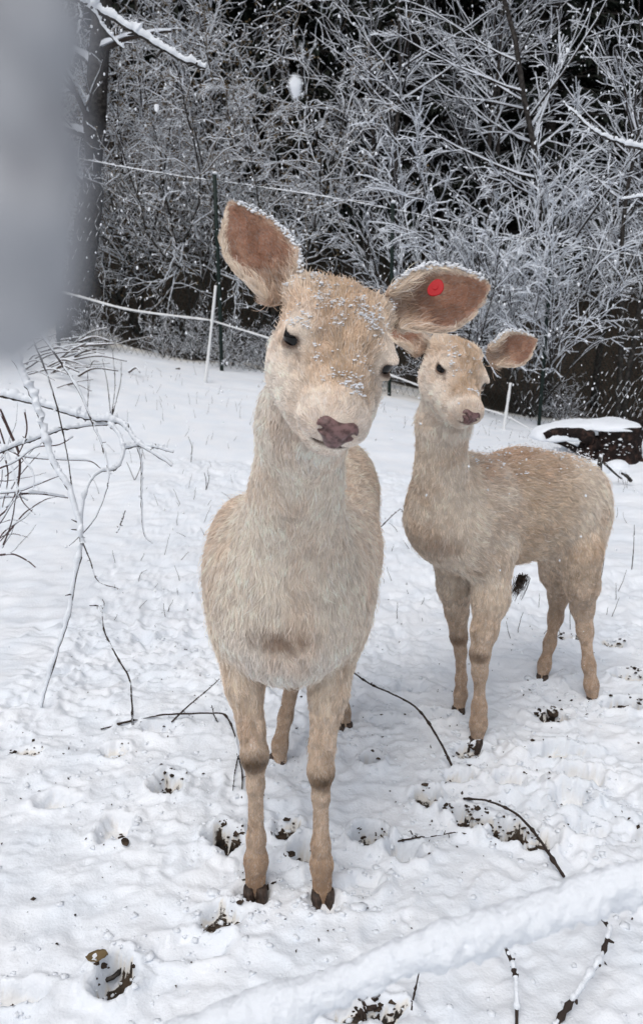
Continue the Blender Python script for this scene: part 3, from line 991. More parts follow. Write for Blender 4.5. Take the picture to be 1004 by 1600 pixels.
def ground():
    xs = axis_grid([(-60, -6, 1.5), (-6, -2.4, .06), (-2.4, -.95, .03), (-.95, 1.35, .0058), (1.35, 3.0, .03), (3.0, 7.5, .06), (7.5, 60, 1.5)])
    ys = axis_grid([(-6, .3, .3), (.3, .8, .03), (.8, 2.75, .0058), (2.75, 5.0, .016), (5.0, 11, .05), (11, 30, .35), (30, 100, 2.0)])
    X, Y = np.meshgrid(xs, ys, indexing='ij')
    Z = lie(X, Y)
    p2 = np.stack([X, Y], -1)
    near = sstep(9, 3.5, Y)
    tro = sstep(-.35, .25, fbm(p2 * 1.6, 50, 3)) * sstep(3.6, 2.6, Y) * .8 + .2 * near
    lump = np.zeros_like(Z)
    i0, i1 = np.searchsorted(xs, [-2.4, 3.0]); j0, j1 = np.searchsorted(ys, [.3, 5.0])
    pp = p2[i0:i1, j0:j1]
    tr = tro[i0:i1, j0:j1]
    wob = np.stack([fbm(pp * 9, 61, 2), fbm(pp * 9, 62, 2)], -1) * .03
    b1 = 1 - np.abs(fbm((pp + wob) * 11, 51, 3))
    b2 = 1 - np.abs(vnoise((pp + wob) * 30, 52))
    b3 = vnoise(pp * 75, 53)
    lump[i0:i1, j0:j1] = (b1 - .8) * .034 * (.35 + tr) + (b2 - .6) * .014 * (.2 + tr) + b3 * .0016 * (.6 + tr) + (1 - np.abs(fbm((pp + wob) * 48, 58, 2))) * .0065 * (.1 + tr) + fbm(pp * 3.2, 54, 2) * .018
    dirt = np.zeros_like(Z)
    wx = fbm(pp * 24, 71, 4, .6) * .62
    for (px, py, rx, ry, dp, so) in HOLES:
        c = P(px, py, 1.0)
        r_ = ray(px, py); t = -CAMZ / r_[2]
        c = np.array([r_[0] * t, r_[1] * t])
        d = np.sqrt(((pp[..., 0] - c[0]) / rx) ** 2 + ((pp[..., 1] - c[1]) / ry) ** 2) + wx
        near_c = d < 2.5
        h = -dp * sstep(1.05, .70, d) + .35 * dp * np.exp(-((d - 1.35) / .28) ** 2)
        lump[i0:i1, j0:j1] += np.where(near_c, h, 0)
        sub = dirt[i0:i1, j0:j1]
        far = sstep(-.2, .3, (pp[..., 1] - c[1]) / ry)
        sub[...] = np.maximum(sub, np.where(near_c, min(1, so * 1.1) * sstep(.82 + .06 * far, .62 + .06 * far, d + .4 * fbm(pp * 60, 75, 3)), 0))
    Z = Z + lump
    # small flat wavelets farther off
    Z = Z + .012 * fbm(p2 * np.array([3, 6]), 57, 3) * sstep(2.6, 3.4, Y) * sstep(14, 9, Y)
    GRID.update(xs=xs, ys=ys, Z=Z)
    V = np.stack([X, Y, Z], -1).reshape(-1, 3)
    idx = np.arange(len(V)).reshape(X.shape)
    q = np.stack([idx[:-1, :-1], idx[1:, :-1], idx[1:, 1:], idx[:-1, 1:]], -1).reshape(-1, 4)
    # leaf litter shows through the thin snow under the trees
    lit = sstep(8.0, 9.6, Y + 1.2 * fbm(p2 * 1.1, 81, 3)) * (.75 + .25 * sstep(-.4, -.1, fbm(p2 * 2.2, 82, 3)))
    dirt = np.maximum(dirt, np.clip(lit, 0, 1))
    m = bpy.data.materials.new('trodden_snow'); m.use_nodes = True
    n, l = m.node_tree.nodes, m.node_tree.links
    b = n['Principled BSDF']; b.inputs['Roughness'].default_value = .65; b.inputs['Specular IOR Level'].default_value = .25
    tc = n.new('ShaderNodeTexCoord')
    at = n.new('ShaderNodeAttribute'); at.attribute_name = 'dirt'
    nz = n.new('ShaderNodeTexNoise'); nz.inputs['Scale'].default_value = 90; nz.inputs['Detail'].default_value = 6; nz.inputs['Roughness'].default_value = .7
    l.new(tc.outputs['Object'], nz.inputs[0])
    ad_ = n.new('ShaderNodeMath'); ad_.operation = 'MULTIPLY_ADD'; ad_.inputs[1].default_value = 1.1; l.new(nz.outputs['Fac'], ad_.inputs[0]); ad_.inputs[2].default_value = -.55
    sm = n.new('ShaderNodeMath'); sm.operation = 'ADD'; l.new(at.outputs['Fac'], sm.inputs[0]); l.new(ad_.outputs[0], sm.inputs[1])
    mr = n.new('ShaderNodeMapRange'); mr.interpolation_type = 'SMOOTHSTEP'; mr.inputs[1].default_value = .42; mr.inputs[2].default_value = .62; l.new(sm.outputs[0], mr.inputs[0])
    mz = n.new('ShaderNodeMapRange'); mz.inputs[1].default_value = .02; mz.inputs[2].default_value = .35; l.new(at.outputs['Fac'], mz.inputs[0])
    ml = n.new('ShaderNodeMath'); ml.operation = 'MULTIPLY'; l.new(mr.outputs[0], ml.inputs[0]); l.new(mz.outputs[0], ml.inputs[1])
    nc = n.new('ShaderNodeTexNoise'); nc.inputs['Scale'].default_value = 38; nc.inputs['Detail'].default_value = 5; l.new(tc.outputs['Object'], nc.inputs[0])
    rp = n.new('ShaderNodeValToRGB'); l.new(nc.outputs['Fac'], rp.inputs[0])
    rp.color_ramp.elements[0].position = .35; rp.color_ramp.elements[0].color = (.012, .010, .009, 1)
    rp.color_ramp.elements[1].position = .68; rp.color_ramp.elements[1].color = (.075, .055, .038, 1)
    # faint slushy tint round the bare spots
    n2 = n.new('ShaderNodeTexNoise'); n2.inputs['Scale'].default_value = 7; n2.inputs['Detail'].default_value = 3; l.new(tc.outputs['Object'], n2.inputs[0])
    rs = n.new('ShaderNodeValToRGB'); l.new(n2.outputs['Fac'], rs.inputs[0])
    rs.color_ramp.elements[0].position = .30; rs.color_ramp.elements[0].color = (.80, .85, .91, 1)
    rs.color_ramp.elements[1].position = .65; rs.color_ramp.elements[1].color = (.86, .89, .93, 1)
    mt = n.new('ShaderNodeMix'); mt.data_type = 'RGBA'; l.new(mz.outputs[0], mt.inputs[0]); l.new(rs.outputs[0], mt.inputs[6]); mt.inputs[7].default_value = (.78, .76, .72, 1)
    mx = n.new('ShaderNodeMix'); mx.data_type = 'RGBA'; l.new(ml.outputs[0], mx.inputs[0]); l.new(mt.outputs[2], mx.inputs[6]); l.new(rp.outputs[0], mx.inputs[7])
    l.new(mx.outputs[2], b.inputs['Base Color'])
    nb = n.new('ShaderNodeTexNoise'); nb.inputs['Scale'].default_value = 150; nb.inputs['Detail'].default_value = 4; l.new(tc.outputs['Object'], nb.inputs[0])
    bn = n.new('ShaderNodeBump'); bn.inputs['Strength'].default_value = .35; bn.inputs['Distance'].default_value = .006
    l.new(nb.outputs['Fac'], bn.inputs['Height']); l.new(bn.outputs[0], b.inputs['Normal'])
    o = mesh_obj('ground', V, q, m, attrs={'dirt': dirt.ravel()})
    tag(o, 'snow covered ground with hoof prints and bare muddy patches', kind='structure')
    return o


def gs(x, y):
    """height of the finished snow surface"""
    xs, ys, Z = GRID['xs'], GRID['ys'], GRID['Z']
    x = np.asarray(x, float); y = np.asarray(y, float)
    i = np.clip(np.searchsorted(xs, x) - 1, 0, len(xs) - 2); j = np.clip(np.searchsorted(ys, y) - 1, 0, len(ys) - 2)
    a = np.clip((x - xs[i]) / (xs[i + 1] - xs[i]), 0, 1); b = np.clip((y - ys[j]) / (ys[j + 1] - ys[j]), 0, 1)
    return Z[i, j] * (1 - a) * (1 - b) + Z[i + 1, j] * a * (1 - b) + Z[i, j + 1] * (1 - a) * b + Z[i + 1, j + 1] * a * b


GRID = {}


def gz(x, y):
    return float(lie(np.array(x, float), np.array(y, float)))
# ------------------------------------------------------------------ trees and shrubs
def grow(start, dirn, length, K, wob, trop, r):
    """random-walk polylines. start (N,3), dirn (N,3), length (N,), trop (3,) pull per step"""
    N = len(start)
    L = np.zeros((N, K, 3)); L[:, 0] = start
    d = nrm(dirn)
    st = (length / (K - 1))[:, None]
    for k in range(1, K):
        d = nrm(d + r.normal(0, wob, (N, 3)) + trop)
        L[:, k] = L[:, k - 1] + d * st
    return L


def offshoots(L, n, t0, t1, ang, r, flat=0.0):
    """n children per parent: start, direction, parent parameter"""
    N, K, _ = L.shape
    t = r.uniform(t0, t1, (N, n))
    i = np.minimum((t * (K - 1)).astype(int), K - 2); f = (t * (K - 1) - i)[..., None]
    a = np.take_along_axis(L, i[..., None], 1); b = np.take_along_axis(L, i[..., None] + 1, 1)
    s = a + (b - a) * f
    d = nrm(b - a)
    rd = r.normal(0, 1, d.shape)
    rd[..., 2] *= 1 - flat
    pr = nrm(rd - d * (rd * d).sum(-1, keepdims=True))
    an = ang[0] + (ang[1] - ang[0]) * r.random((N, n))[..., None]
    dd = d * np.cos(an) + pr * np.sin(an)
    return s.reshape(-1, 3), dd.reshape(-1, 3), t.reshape(-1)


def taper(N, K, r0, r1, p=1.0):
    r0 = np.broadcast_to(r0, (N,)); r1 = np.broadcast_to(r1, (N,))
    x = np.linspace(0, 1, K)[None] ** p
    return r0[:, None] * (1 - x) + r1[:, None] * x


def bare_tree(name, seed, stems, H, r0, lean, levels, snow=1.0, trunk_mat='bark', twig_mat='twig', leaves=0, thick=.0042, wob=.12):
    """levels: list of dict(n, t0, t1, ang, ratio, wob, trop, K)"""
    r = np.random.default_rng(seed)
    root = empty(name)
    az = r.uniform(0, 2 * math.pi, stems)
    tilt = lean * r.uniform(.4, 1, stems)
    d = np.stack([np.cos(az) * np.sin(tilt), np.sin(az) * np.sin(tilt), np.cos(tilt)], -1)
    st = np.stack([np.cos(az) * r0 * 1.2, np.sin(az) * r0 * 1.2, np.full(stems, -.15)], -1) * (stems > 1) + np.array([0, 0, -.15]) * (stems == 1)
    hts = H * r.uniform(.75, 1.05, stems)
    L = grow(st, d, hts, 14, wob * .5, np.array([0, 0, .02]), r)
    rs = r0 * r.uniform(.7, 1.1, stems)
    mb = MB(); R_ = taper(stems, 14, rs, rs * .16); R_[:, 0] *= 1.35
    tubes(mb, L, R_, 7, .08)
    mb.build('trunk', M[trunk_mat], root, loc=(0, 0, 0))
    cur, lens, radp = L, hts, R_
    mbb, mbs = MB(), MB()
    # snow on leaning stems
    snowcap(mbs, L, R_ * .55, R_ * .55 * snow * .6, .3)
    tips = None
    for lv in levels:
        n = lv['n']
        s, dd, t = offshoots(cur, n, lv['t0'], lv['t1'], lv['ang'], r, lv.get('flat', .2))
        pl = np.repeat(lens, n); prr = np.repeat(radp[:, 0], n)
        ln_ = pl * lv['ratio'] * r.uniform(.55, 1.1, len(pl)) * (1 - .55 * t)
        if 'up' in lv: dd = nrm(dd + np.array([0, 0, lv['up']]))
        K = lv['K']
        Lc = grow(s, dd, ln_, K, lv['wob'], np.array([0, 0, lv['trop']]), r)
        rr = np.clip(prr * (1 - .7 * t) * lv.get('rr', .45), lv.get('rmin', .0012), None)
        Rc = taper(len(Lc), K, rr, np.maximum(rr * .3, .0009))
        tubes(mbb, Lc, Rc, 3)
        w_ = np.maximum(Rc * 1.05, thick * r.uniform(.35, 1.15, len(Lc))[:, None]) * np.linspace(1, .75, K)
        keep = r.random(len(Lc)) < lv.get('keep', .9)
        if keep.any():
            snowcap(mbs, (Lc + np.array([0, 0, 1.0]) * Rc[..., None] * .75)[keep], w_[keep], (w_ * 1.45 * snow)[keep], .35, 3 if lv is levels[-1] else 4)
        cur, lens, radp = Lc, ln_, Rc
    mbb.build('branch', M[twig_mat], root, loc=(0, 0, 0))
    mbs.build('snow_load', M['frost'], root, False, loc=(0, 0, 0))
    if leaves:
        c = cur.reshape(-1, 3)[r.choice(len(cur) * cur.shape[1], leaves)]
        a = r.normal(0, 1, (leaves, 3)); b = r.normal(0, 1, (leaves, 3))
        a = nrm(a) * r.uniform(.008, .02, (leaves, 1)); b = nrm(np.cross(a, b)) * r.uniform(.004, .010, (leaves, 1))
        up = nrm(np.cross(a, b)) * .004
        V = np.stack([c - a, c - b + up, c + a, c + b + up], 1).reshape(-1, 3)
        mesh_obj('withered_leaf', V, np.arange(len(V)).reshape(-1, 4), M['leaf'], root, False, loc=(0, 0, 0))
        root.children[-1]['kind'] = 'stuff'
    for c_ in root.children:
        if c_.name.startswith(('branch', 'snow_load')): c_['kind'] = 'stuff'
    return root


def conifer(name, seed, H, R0, r0=.14):
    r = np.random.default_rng(seed)
    root = empty(name)
    L = grow(np.array([[0, 0, -.3]]), np.array([[0, 0, 1.0]]), np.array([H + .3]), 12, .01, np.array([0, 0, .02]), r)
    mb = MB(); tubes(mb, L, taper(1, 12, r0, .02), 8, .06); mb.build('trunk', M['bark'], root, loc=(0, 0, 0))
    nb = int(H * 26)
    z = np.sort(r.uniform(.06 * H, .99 * H, nb)); az = r.uniform(0, 2 * math.pi, nb)
    ln_ = R0 * (1 - z / H) ** .75 * r.uniform(.65, 1.1, nb) + .15
    B = grow(np.stack([0 * z, 0 * z, z], -1), np.stack([np.cos(az), np.sin(az), .15 + 0 * az], -1), ln_, 7, .05, np.array([0, 0, -.10]), r)
    mb = MB(); tubes(mb, B, taper(nb, 7, .022, .004), 3); mb.build('branch', M['bark'], root, loc=(0, 0, 0))
    # sprays of needles: narrow drooping blades on both sides of every branch
    n = 46
    s, dd, t = offshoots(B, n, .12, 1, (.7, 1.2), r, .75)
    k = len(s)
    l_ = (.10 + .22 * np.repeat(ln_, n) / R0 * (1 - .5 * t)) * r.uniform(.6, 1.2, k)
    S_ = grow(s, dd, l_, 4, .12, np.array([0, 0, -.28]), r)
    t_, sd, up = frames(S_)
    w_ = (.020 * r.uniform(.6, 1.3, k))[:, None] * np.array([.6, 1, .8, .1])
    V = np.stack([S_ - sd * w_[..., None], S_ + sd * w_[..., None] - up * w_[..., None] * .5], 2)
    i_ = (np.arange(k)[:, None] * 4 + np.arange(3)[None]) * 2
    q = np.stack([i_, i_ + 1, i_ + 3, i_ + 2], -1).reshape(-1, 4)
    mesh_obj('needle_spray', V.reshape(-1, 3), q, M['needle'], root, False, loc=(0, 0, 0))
    # thin snow on some sprays
    m = r.random(k) < .07
    V2 = S_[m] + np.array([0, 0, .006])
    mb = MB(); snowcap(mb, V2, np.broadcast_to(w_[m] * .45, V2.shape[:2]), np.broadcast_to(w_[m] * .35, V2.shape[:2]), .3, 3)
    mb.build('snow_load', M['snow_twig'], root, False, loc=(0, 0, 0))
    for c_ in root.children:
        if c_.name.startswith(('branch', 'needle', 'snow_load')): c_['kind'] = 'stuff'
    return root


def copy_thing(o):
    c = o.copy(); COL.objects.link(c)
    for ch in o.children:
        d = ch.copy(); COL.objects.link(d); d.parent = c
        for k in ch.children:
            e_ = k.copy(); COL.objects.link(e_); e_.parent = d
    return c


_used = set()
def put(proto, px, Y, rz, sc, label, cat, group=None, dz=0.0, tilt=0.0):
    """place a tree: px gives the bearing, Y the distance"""
    if proto.name in _used:
        o = copy_thing(proto)
    else:
        o = proto; _used.add(proto.name)
    x = (px - 502) / F * (Y * math.cos(TH) + .1)
    o.location = (x, Y, gz(x, Y) + dz)
    o.rotation_euler = (0, tilt, rz)
    o.scale = (sc, sc, sc)
    for k_ in ('label', 'category', 'group'):
        if k_ in o: del o[k_]
    tag(o, label, cat, group)
    return o


def woodland():
    A = rad
    fan = dict(K=6, wob=.10)
    # slender young broadleaf with many fine snow lined twigs
    ash = bare_tree('young_beech', 101, 2, 5.2, .035, rad(10), [
        dict(n=20, t0=.25, t1=.98, ang=(A(35), A(75)), ratio=.34, wob=.10, trop=.05, K=7, rr=.38, keep=1),
        dict(n=6, t0=.15, t1=.98, ang=(A(25), A(60)), ratio=.6, wob=.14, trop=.02, K=6, rr=.5, flat=.5, keep=1),
        dict(n=3, t0=.2, t1=.98, ang=(A(20), A(55)), ratio=.6, wob=.20, trop=.0, K=5, flat=.5, keep=.5)], thick=.0062)
    # tall dark stem with long rising limbs to the right side of the picture
    tall = bare_tree('dark_stemmed_tree', 102, 1, 7.5, .065, rad(3), [
        dict(n=34, t0=.16, t1=.98, ang=(A(45), A(80)), ratio=.33, wob=.07, trop=.035, K=9, rr=.30, keep=1),
        dict(n=9, t0=.1, t1=.98, ang=(A(20), A(50)), ratio=.50, wob=.09, trop=.015, K=6, rr=.5, flat=.4, keep=1),
        dict(n=3, t0=.15, t1=.98, ang=(A(20), A(50)), ratio=.6, wob=.16, trop=.0, K=5, flat=.4, keep=.8)], thick=.0072)
    # tangled shrub with crooked twigs
    hz = bare_tree('tangled_shrub', 103, 8, 3.8, .020, rad(30), [
        dict(n=14, t0=.30, t1=.98, ang=(A(30), A(80)), ratio=.40, wob=.24, trop=.0, K=7, rr=.5, keep=1),
        dict(n=8, t0=.15, t1=.98, ang=(A(30), A(80)), ratio=.50, wob=.28, trop=-.02, K=6, keep=.95),
        dict(n=3, t0=.2, t1=.98, ang=(A(30), A(80)), ratio=.55, wob=.34, trop=-.04, K=5, keep=.75)], twig_mat='tan_twig', leaves=4200, thick=.0048, wob=.3)
    # arching shrub whose long shoots bend over under the snow
    ar = bare_tree('arching_shrub', 104, 16, 3.2, .013, rad(42), [
        dict(n=14, t0=.25, t1=.98, ang=(A(15), A(40)), ratio=.40, wob=.10, trop=-.07, K=7, rr=.5, keep=1),
        dict(n=5, t0=.1, t1=.98, ang=(A(15), A(45)), ratio=.6, wob=.13, trop=-.07, K=6, keep=1),
        dict(n=2, t0=.2, t1=.98, ang=(A(15), A(50)), ratio=.5, wob=.16, trop=-.05, K=5, keep=.7)], thick=.0070)
    # low brush
    br = bare_tree('low_brush', 105, 12, 1.3, .010, rad(55), [
        dict(n=10, t0=.1, t1=.98, ang=(A(25), A(70)), ratio=.5, wob=.2, trop=.0, K=6, rr=.5, keep=.9),
        dict(n=6, t0=.2, t1=.98, ang=(A(25), A(70)), ratio=.5, wob=.25, trop=.0, K=5, keep=.8)], twig_mat='tan_twig', thick=.0040, wob=.2)
    co = conifer('spruce_tree', 110, 13.0, 2.3)
    co2 = conifer('spruce_tree', 111, 9.0, 1.8, .10)
    pole = bare_tree('thick_trunk_tree', 106, 1, 9.0, .15, rad(2), [
        dict(n=22, t0=.22, t1=.98, ang=(A(50), A(85)), ratio=.26, wob=.10, trop=.02, K=7, rr=.25, keep=1),
        dict(n=8, t0=.15, t1=.98, ang=(A(25), A(60)), ratio=.5, wob=.12, trop=.0, K=6, flat=.4, keep=1),
        dict(n=4, t0=.2, t1=.98, ang=(A(25), A(60)), ratio=.5, wob=.15, trop=.0, K=4, flat=.4, keep=1)], thick=.0058)

    # ---- the ones you can single out
    put(pole, 108, 8.6, .4, 1.0, 'thick dark trunk at the left edge, half hidden by the grey blur', 'tree')
    put(tall, 862, 9.2, 2.2, 1.0, 'dark slender trunk on the right with long snow lined branches rising both sides', 'tree')
    put(hz, 395, 9.3, .3, 1.1, 'brownish tangled shrub with withered leaves above the near deer', 'shrub')
    put(hz, 235, 9.8, 2.0, 1.15, 'crooked brown shrub beside the thick trunk on the left', 'shrub')
    put(ar, 700, 8.9, .9, .95, 'pale shrub bent over by snow above the rear deer', 'shrub')
    put(ar, 830, 8.6, 3.5, .82, 'arching shrub drooping over the mesh fence left of the stump', 'shrub')
    put(ash, 985, 8.9, 1.2, 1.05, 'young tree with dense white twigs at the right edge', 'tree')
    put(ash, 600, 10.5, 2.9, 1.2, 'young upright tree rising between the two deer', 'tree')
    r = np.random.default_rng(77)
    g1 = 'snow dusted young trees in the thicket'
    l1 = 'snow dusted young tree in the dense thicket behind the fence'
    for px, Y, pr, sc in [(940, 10.2, tall, .95), (1090, 9.6, ash, 1.15), (760, 11.4, ash, 1.25), (680, 12.4, tall, .95), (340, 11.8, ash, 1.2),
                          (60, 10.8, ash, 1.2), (250, 13.2, tall, 1.0), (1180, 11.4, ash, 1.3), (-80, 11.5, ash, 1.3), (480, 13.4, tall, 1.1)]:
        put(pr, px, Y, r.uniform(0, 6.28), sc * r.uniform(.9, 1.1), l1, 'tree', g1)
    g2 = 'snow dusted shrubs in the thicket'
    l2 = 'snow dusted shrub in the dense thicket behind the fence'
    for px, Y, pr, sc in [(310, 9.5, hz, 1.0),
                          (90, 9.9, hz, 1.1), (420, 11.2, hz, 1.3), (1130, 10.4, hz, 1.2), (180, 11.0, hz, 1.3)]:
        put(pr, px, Y, r.uniform(0, 6.28), sc * r.uniform(.9, 1.1), l2, 'shrub', g2)
    g3 = 'low brush at the foot of the fence'
    for k, px in enumerate((170, 250, 300, 375, 430, 560, 700, 905)):
        put(br, px + r.uniform(-20, 20), 8.3 + r.uniform(0, .6), r.uniform(0, 6.28), r.uniform(.4, .65), 'low snowy brush growing along the foot of the fence', 'brush', g3)
    g4 = 'dark spruces on the slope'
    for px, Y, pr, sc in [(-250, 14.5, co, 1), (-40, 15.5, co, 1.1), (120, 14.2, co, 1), (260, 16.5, co, 1.1), (390, 14.8, co2, 1.3), (480, 16.0, co, 1), (590, 14.2, co, .95), (700, 15.6, co, 1.1),
                          (800, 14.0, co, 1.0), (900, 15.4, co, 1.1), (1020, 14.3, co, 1.0), (1150, 15.5, co, 1.1), (1300, 14.5, co, 1.0), (640, 13.0, co2, 1.0), (840, 12.7, co2, 1.0), (440, 12.9, co2, .95), (330, 18.5, co, 1.2), (540, 19, co, 1.2), (760, 18.5, co, 1.2), (960, 19, co, 1.2), (180, 19.0, co, 1.2)]:
        put(pr, px, Y, r.uniform(0, 6.28), sc, 'dark spruce standing on the slope behind the bare thicket', 'tree', g4)
# ------------------------------------------------------------------ fences
def G(px, py, lift=0.0):
    """the point of the snow surface seen at a pixel"""
    r_ = ray(px, py); t = .4
    for _ in range(1500):
        q = np.array([0, 0, CAMZ]) + r_ * t
        h = q[2] - float(gs(q[0], q[1]))
        if h < .001: break
        t += max(h * .5, .0008)
    return q + np.array([0, 0, lift])


def Xat(px, Y):
    return (px - 502) / F * (Y * math.cos(TH) + .15)


def fences():
    r = np.random.default_rng(8)
    Yf = 8.1
    f = empty('mesh_fence', (0, Yf, 0))
    tag(f, 'dark green diamond mesh fence between the snowy field and the thicket', 'fence')
    posts = [Xat(p, Yf) for p in (-420, -180, 92, 345, 609, 850, 1100, 1350)]
    tops = []
    for x in posts:
        z0 = gz(x, Yf)
        mb = MB(); a = np.array([[x, Yf, z0 - .3], [x + .004, Yf, z0 + .6], [x, Yf, z0 + 1.2], [x - .006, Yf, z0 + 1.82]])
        tubes(mb, a, np.full(4, .019), 8); mb.build('post', M['green_metal'], f)
        mb = MB(); icoblob(mb, np.array([[x, Yf, z0 + 1.835]]), np.array([.026]), (1, 1, .7)); mb.build('snow_cap', M['snow_twig'], f, False)
        tops.append([x, Yf + .022, z0 + 1.78])
    tops = np.array(tops)
    # diamond mesh hung between top and bottom wires
    c = .062
    x0, x1 = posts[0], posts[-1]
    n = int((x1 - x0) / c)
    xs = x0 + np.arange(n) * c
    rows = 28
    segs = []
    hb = lambda x: np.array([gz(v, Yf) for v in np.atleast_1d(x)])
    xx = np.linspace(x0 - 2, x1 + 2, 200); zz = hb(xx)
    gl = lambda x: np.interp(x, xx, zz)
    L = []
    for s_ in (-1, 1):
        K = rows + 1
        u = np.arange(K)
        for i0 in range(-rows if s_ > 0 else 0, n + (rows if s_ < 0 else 0), 1):
            xk = x0 + c * (i0 + s_ * u * .5 * 1.0)
            ok = (xk > x0) & (xk < x1)
            if ok.sum() < 6: continue
            kk = u[ok]
            ln_ = np.stack([xk[ok], Yf + .02 + .004 * s_ * (-1) ** kk + .02 * np.sin(xk[ok] * 2.1), gl(xk[ok]) + .03 + kk / rows * 1.74], -1)
            if len(ln_) < K:
                ln_ = np.concatenate([ln_, np.repeat(ln_[-1:] + np.array([[0, 0, 1e-4]]), K - len(ln_), 0) + np.arange(K - len(ln_))[:, None] * 1e-5])
            L.append(ln_)
    L = np.array(L)
    mb = MB(); tubes(mb, L, np.full(L.shape[:2], .0019), 3)
    o = mb.build('wire_mesh', M['green_metal'], f); o['kind'] = 'stuff'
    # snow clinging to the wires in short dashes
    A = L[:, :-1].reshape(-1, 3); B = L[:, 1:].reshape(-1, 3)
    m = (np.linalg.norm(B - A, axis=1) > .02) & (r.random(len(A)) < np.where(B[:, 0] > A[:, 0], .34, .16) * (.35 + 1.1 * (vnoise(A * 2.3, 7) > .0)))
    a, b = A[m], B[m]
    D_ = np.stack([a + (b - a) * .12, a + (b - a) * .5, a + (b - a) * .9], 1) + np.array([0, 0, .001])
    mb = MB(); snowcap(mb, D_, np.tile([.0014, .0028, .0014], (len(D_), 1)), np.tile([.003, .0070, .003], (len(D_), 1)), .5, 3)
    o = mb.build('snow_dash', M['snow_twig'], f, False); o['kind'] = 'stuff'
    for k, z in enumerate((1.78,)):
        xl = np.linspace(x0, x1, 90)
        ln_ = np.stack([xl, np.full(90, Yf + .02), gl(xl) + z - .015 * np.abs(np.sin(xl * 1.1))], -1)
        mb = MB(); tubes(mb, ln_, np.full(90, .0025), 4); mb.build('top_wire', M['green_metal'], f)
        mb = MB(); snowcap(mb, smoothline(ln_, 700), np.full(700, .004) * (vnoise(np.arange(700)[:, None] * np.array([[.11, 0, 0]]), 3) > -.25) + 1e-5, np.full(700, .008), .7, 4); mb.build('snow_load', M['snow_twig'], f, False)
    # white tape fence in front of it
    Yt = 7.3
    e_ = empty('tape_fence', (0, Yt, 0)); tag(e_, 'white electric tape strung on leaning white posts before the mesh fence', 'fence')
    pts = [P(-120, 405, 7.35), P(20, 438, 7.35), P(120, 462, 7.35), P(205, 484, 7.32), P(328, 500, 7.3)]
    pts2 = [P(328, 500, 7.3), P(410, 525, 7.3), P(520, 560, 7.3), P(610, 586, 7.3), P(700, 620, 7.3), P(791, 650, 7.28)]
    pts3 = [P(791, 650, 7.28), P(850, 678, 7.2), P(960, 700, 7.2), P(1120, 745, 7.2)]
    pts4 = [P(328, 500, 7.3), P(345, 492, 7.4), P(380, 485, 7.6)]
    for q, w_ in ((pts, .010), (pts2, .009), (pts3, .007)):
        ln_ = smoothline(q, 60)
        mb = MB(); pr = np.array([[-.002, -w_], [.002, -w_], [.003, w_ * .9], [-.003, w_ * .9]])
        sweep(mb, ln_[None], np.broadcast_to(pr, (1, 60, 4, 2)) * (1 + .25 * r.uniform(-1, 1, (1, 60, 1, 1))))
        mb.build('tape', M['white_plastic'], e_)
    for (a, b) in (((337, 446), (319, 562)), ((797, 598), (786, 668)), ((60, 395), (70, 500)), ((1060, 650), (1052, 740))):
        A_, B_ = P(a[0], a[1], Yt - .02), P(b[0], b[1], Yt - .05)
        B_[2] = min(B_[2], float(gs(B_[0], B_[1])) - .03)
        ln_ = smoothline([A_, A_ * .5 + B_ * .5, B_], 16)
        mb = MB(); tubes(mb, ln_, np.linspace(.012, .016, 16) * (1 + .15 * r.uniform(-1, 1, 16)), 7, .1)
        mb.build('post', M['white_plastic'], e_)


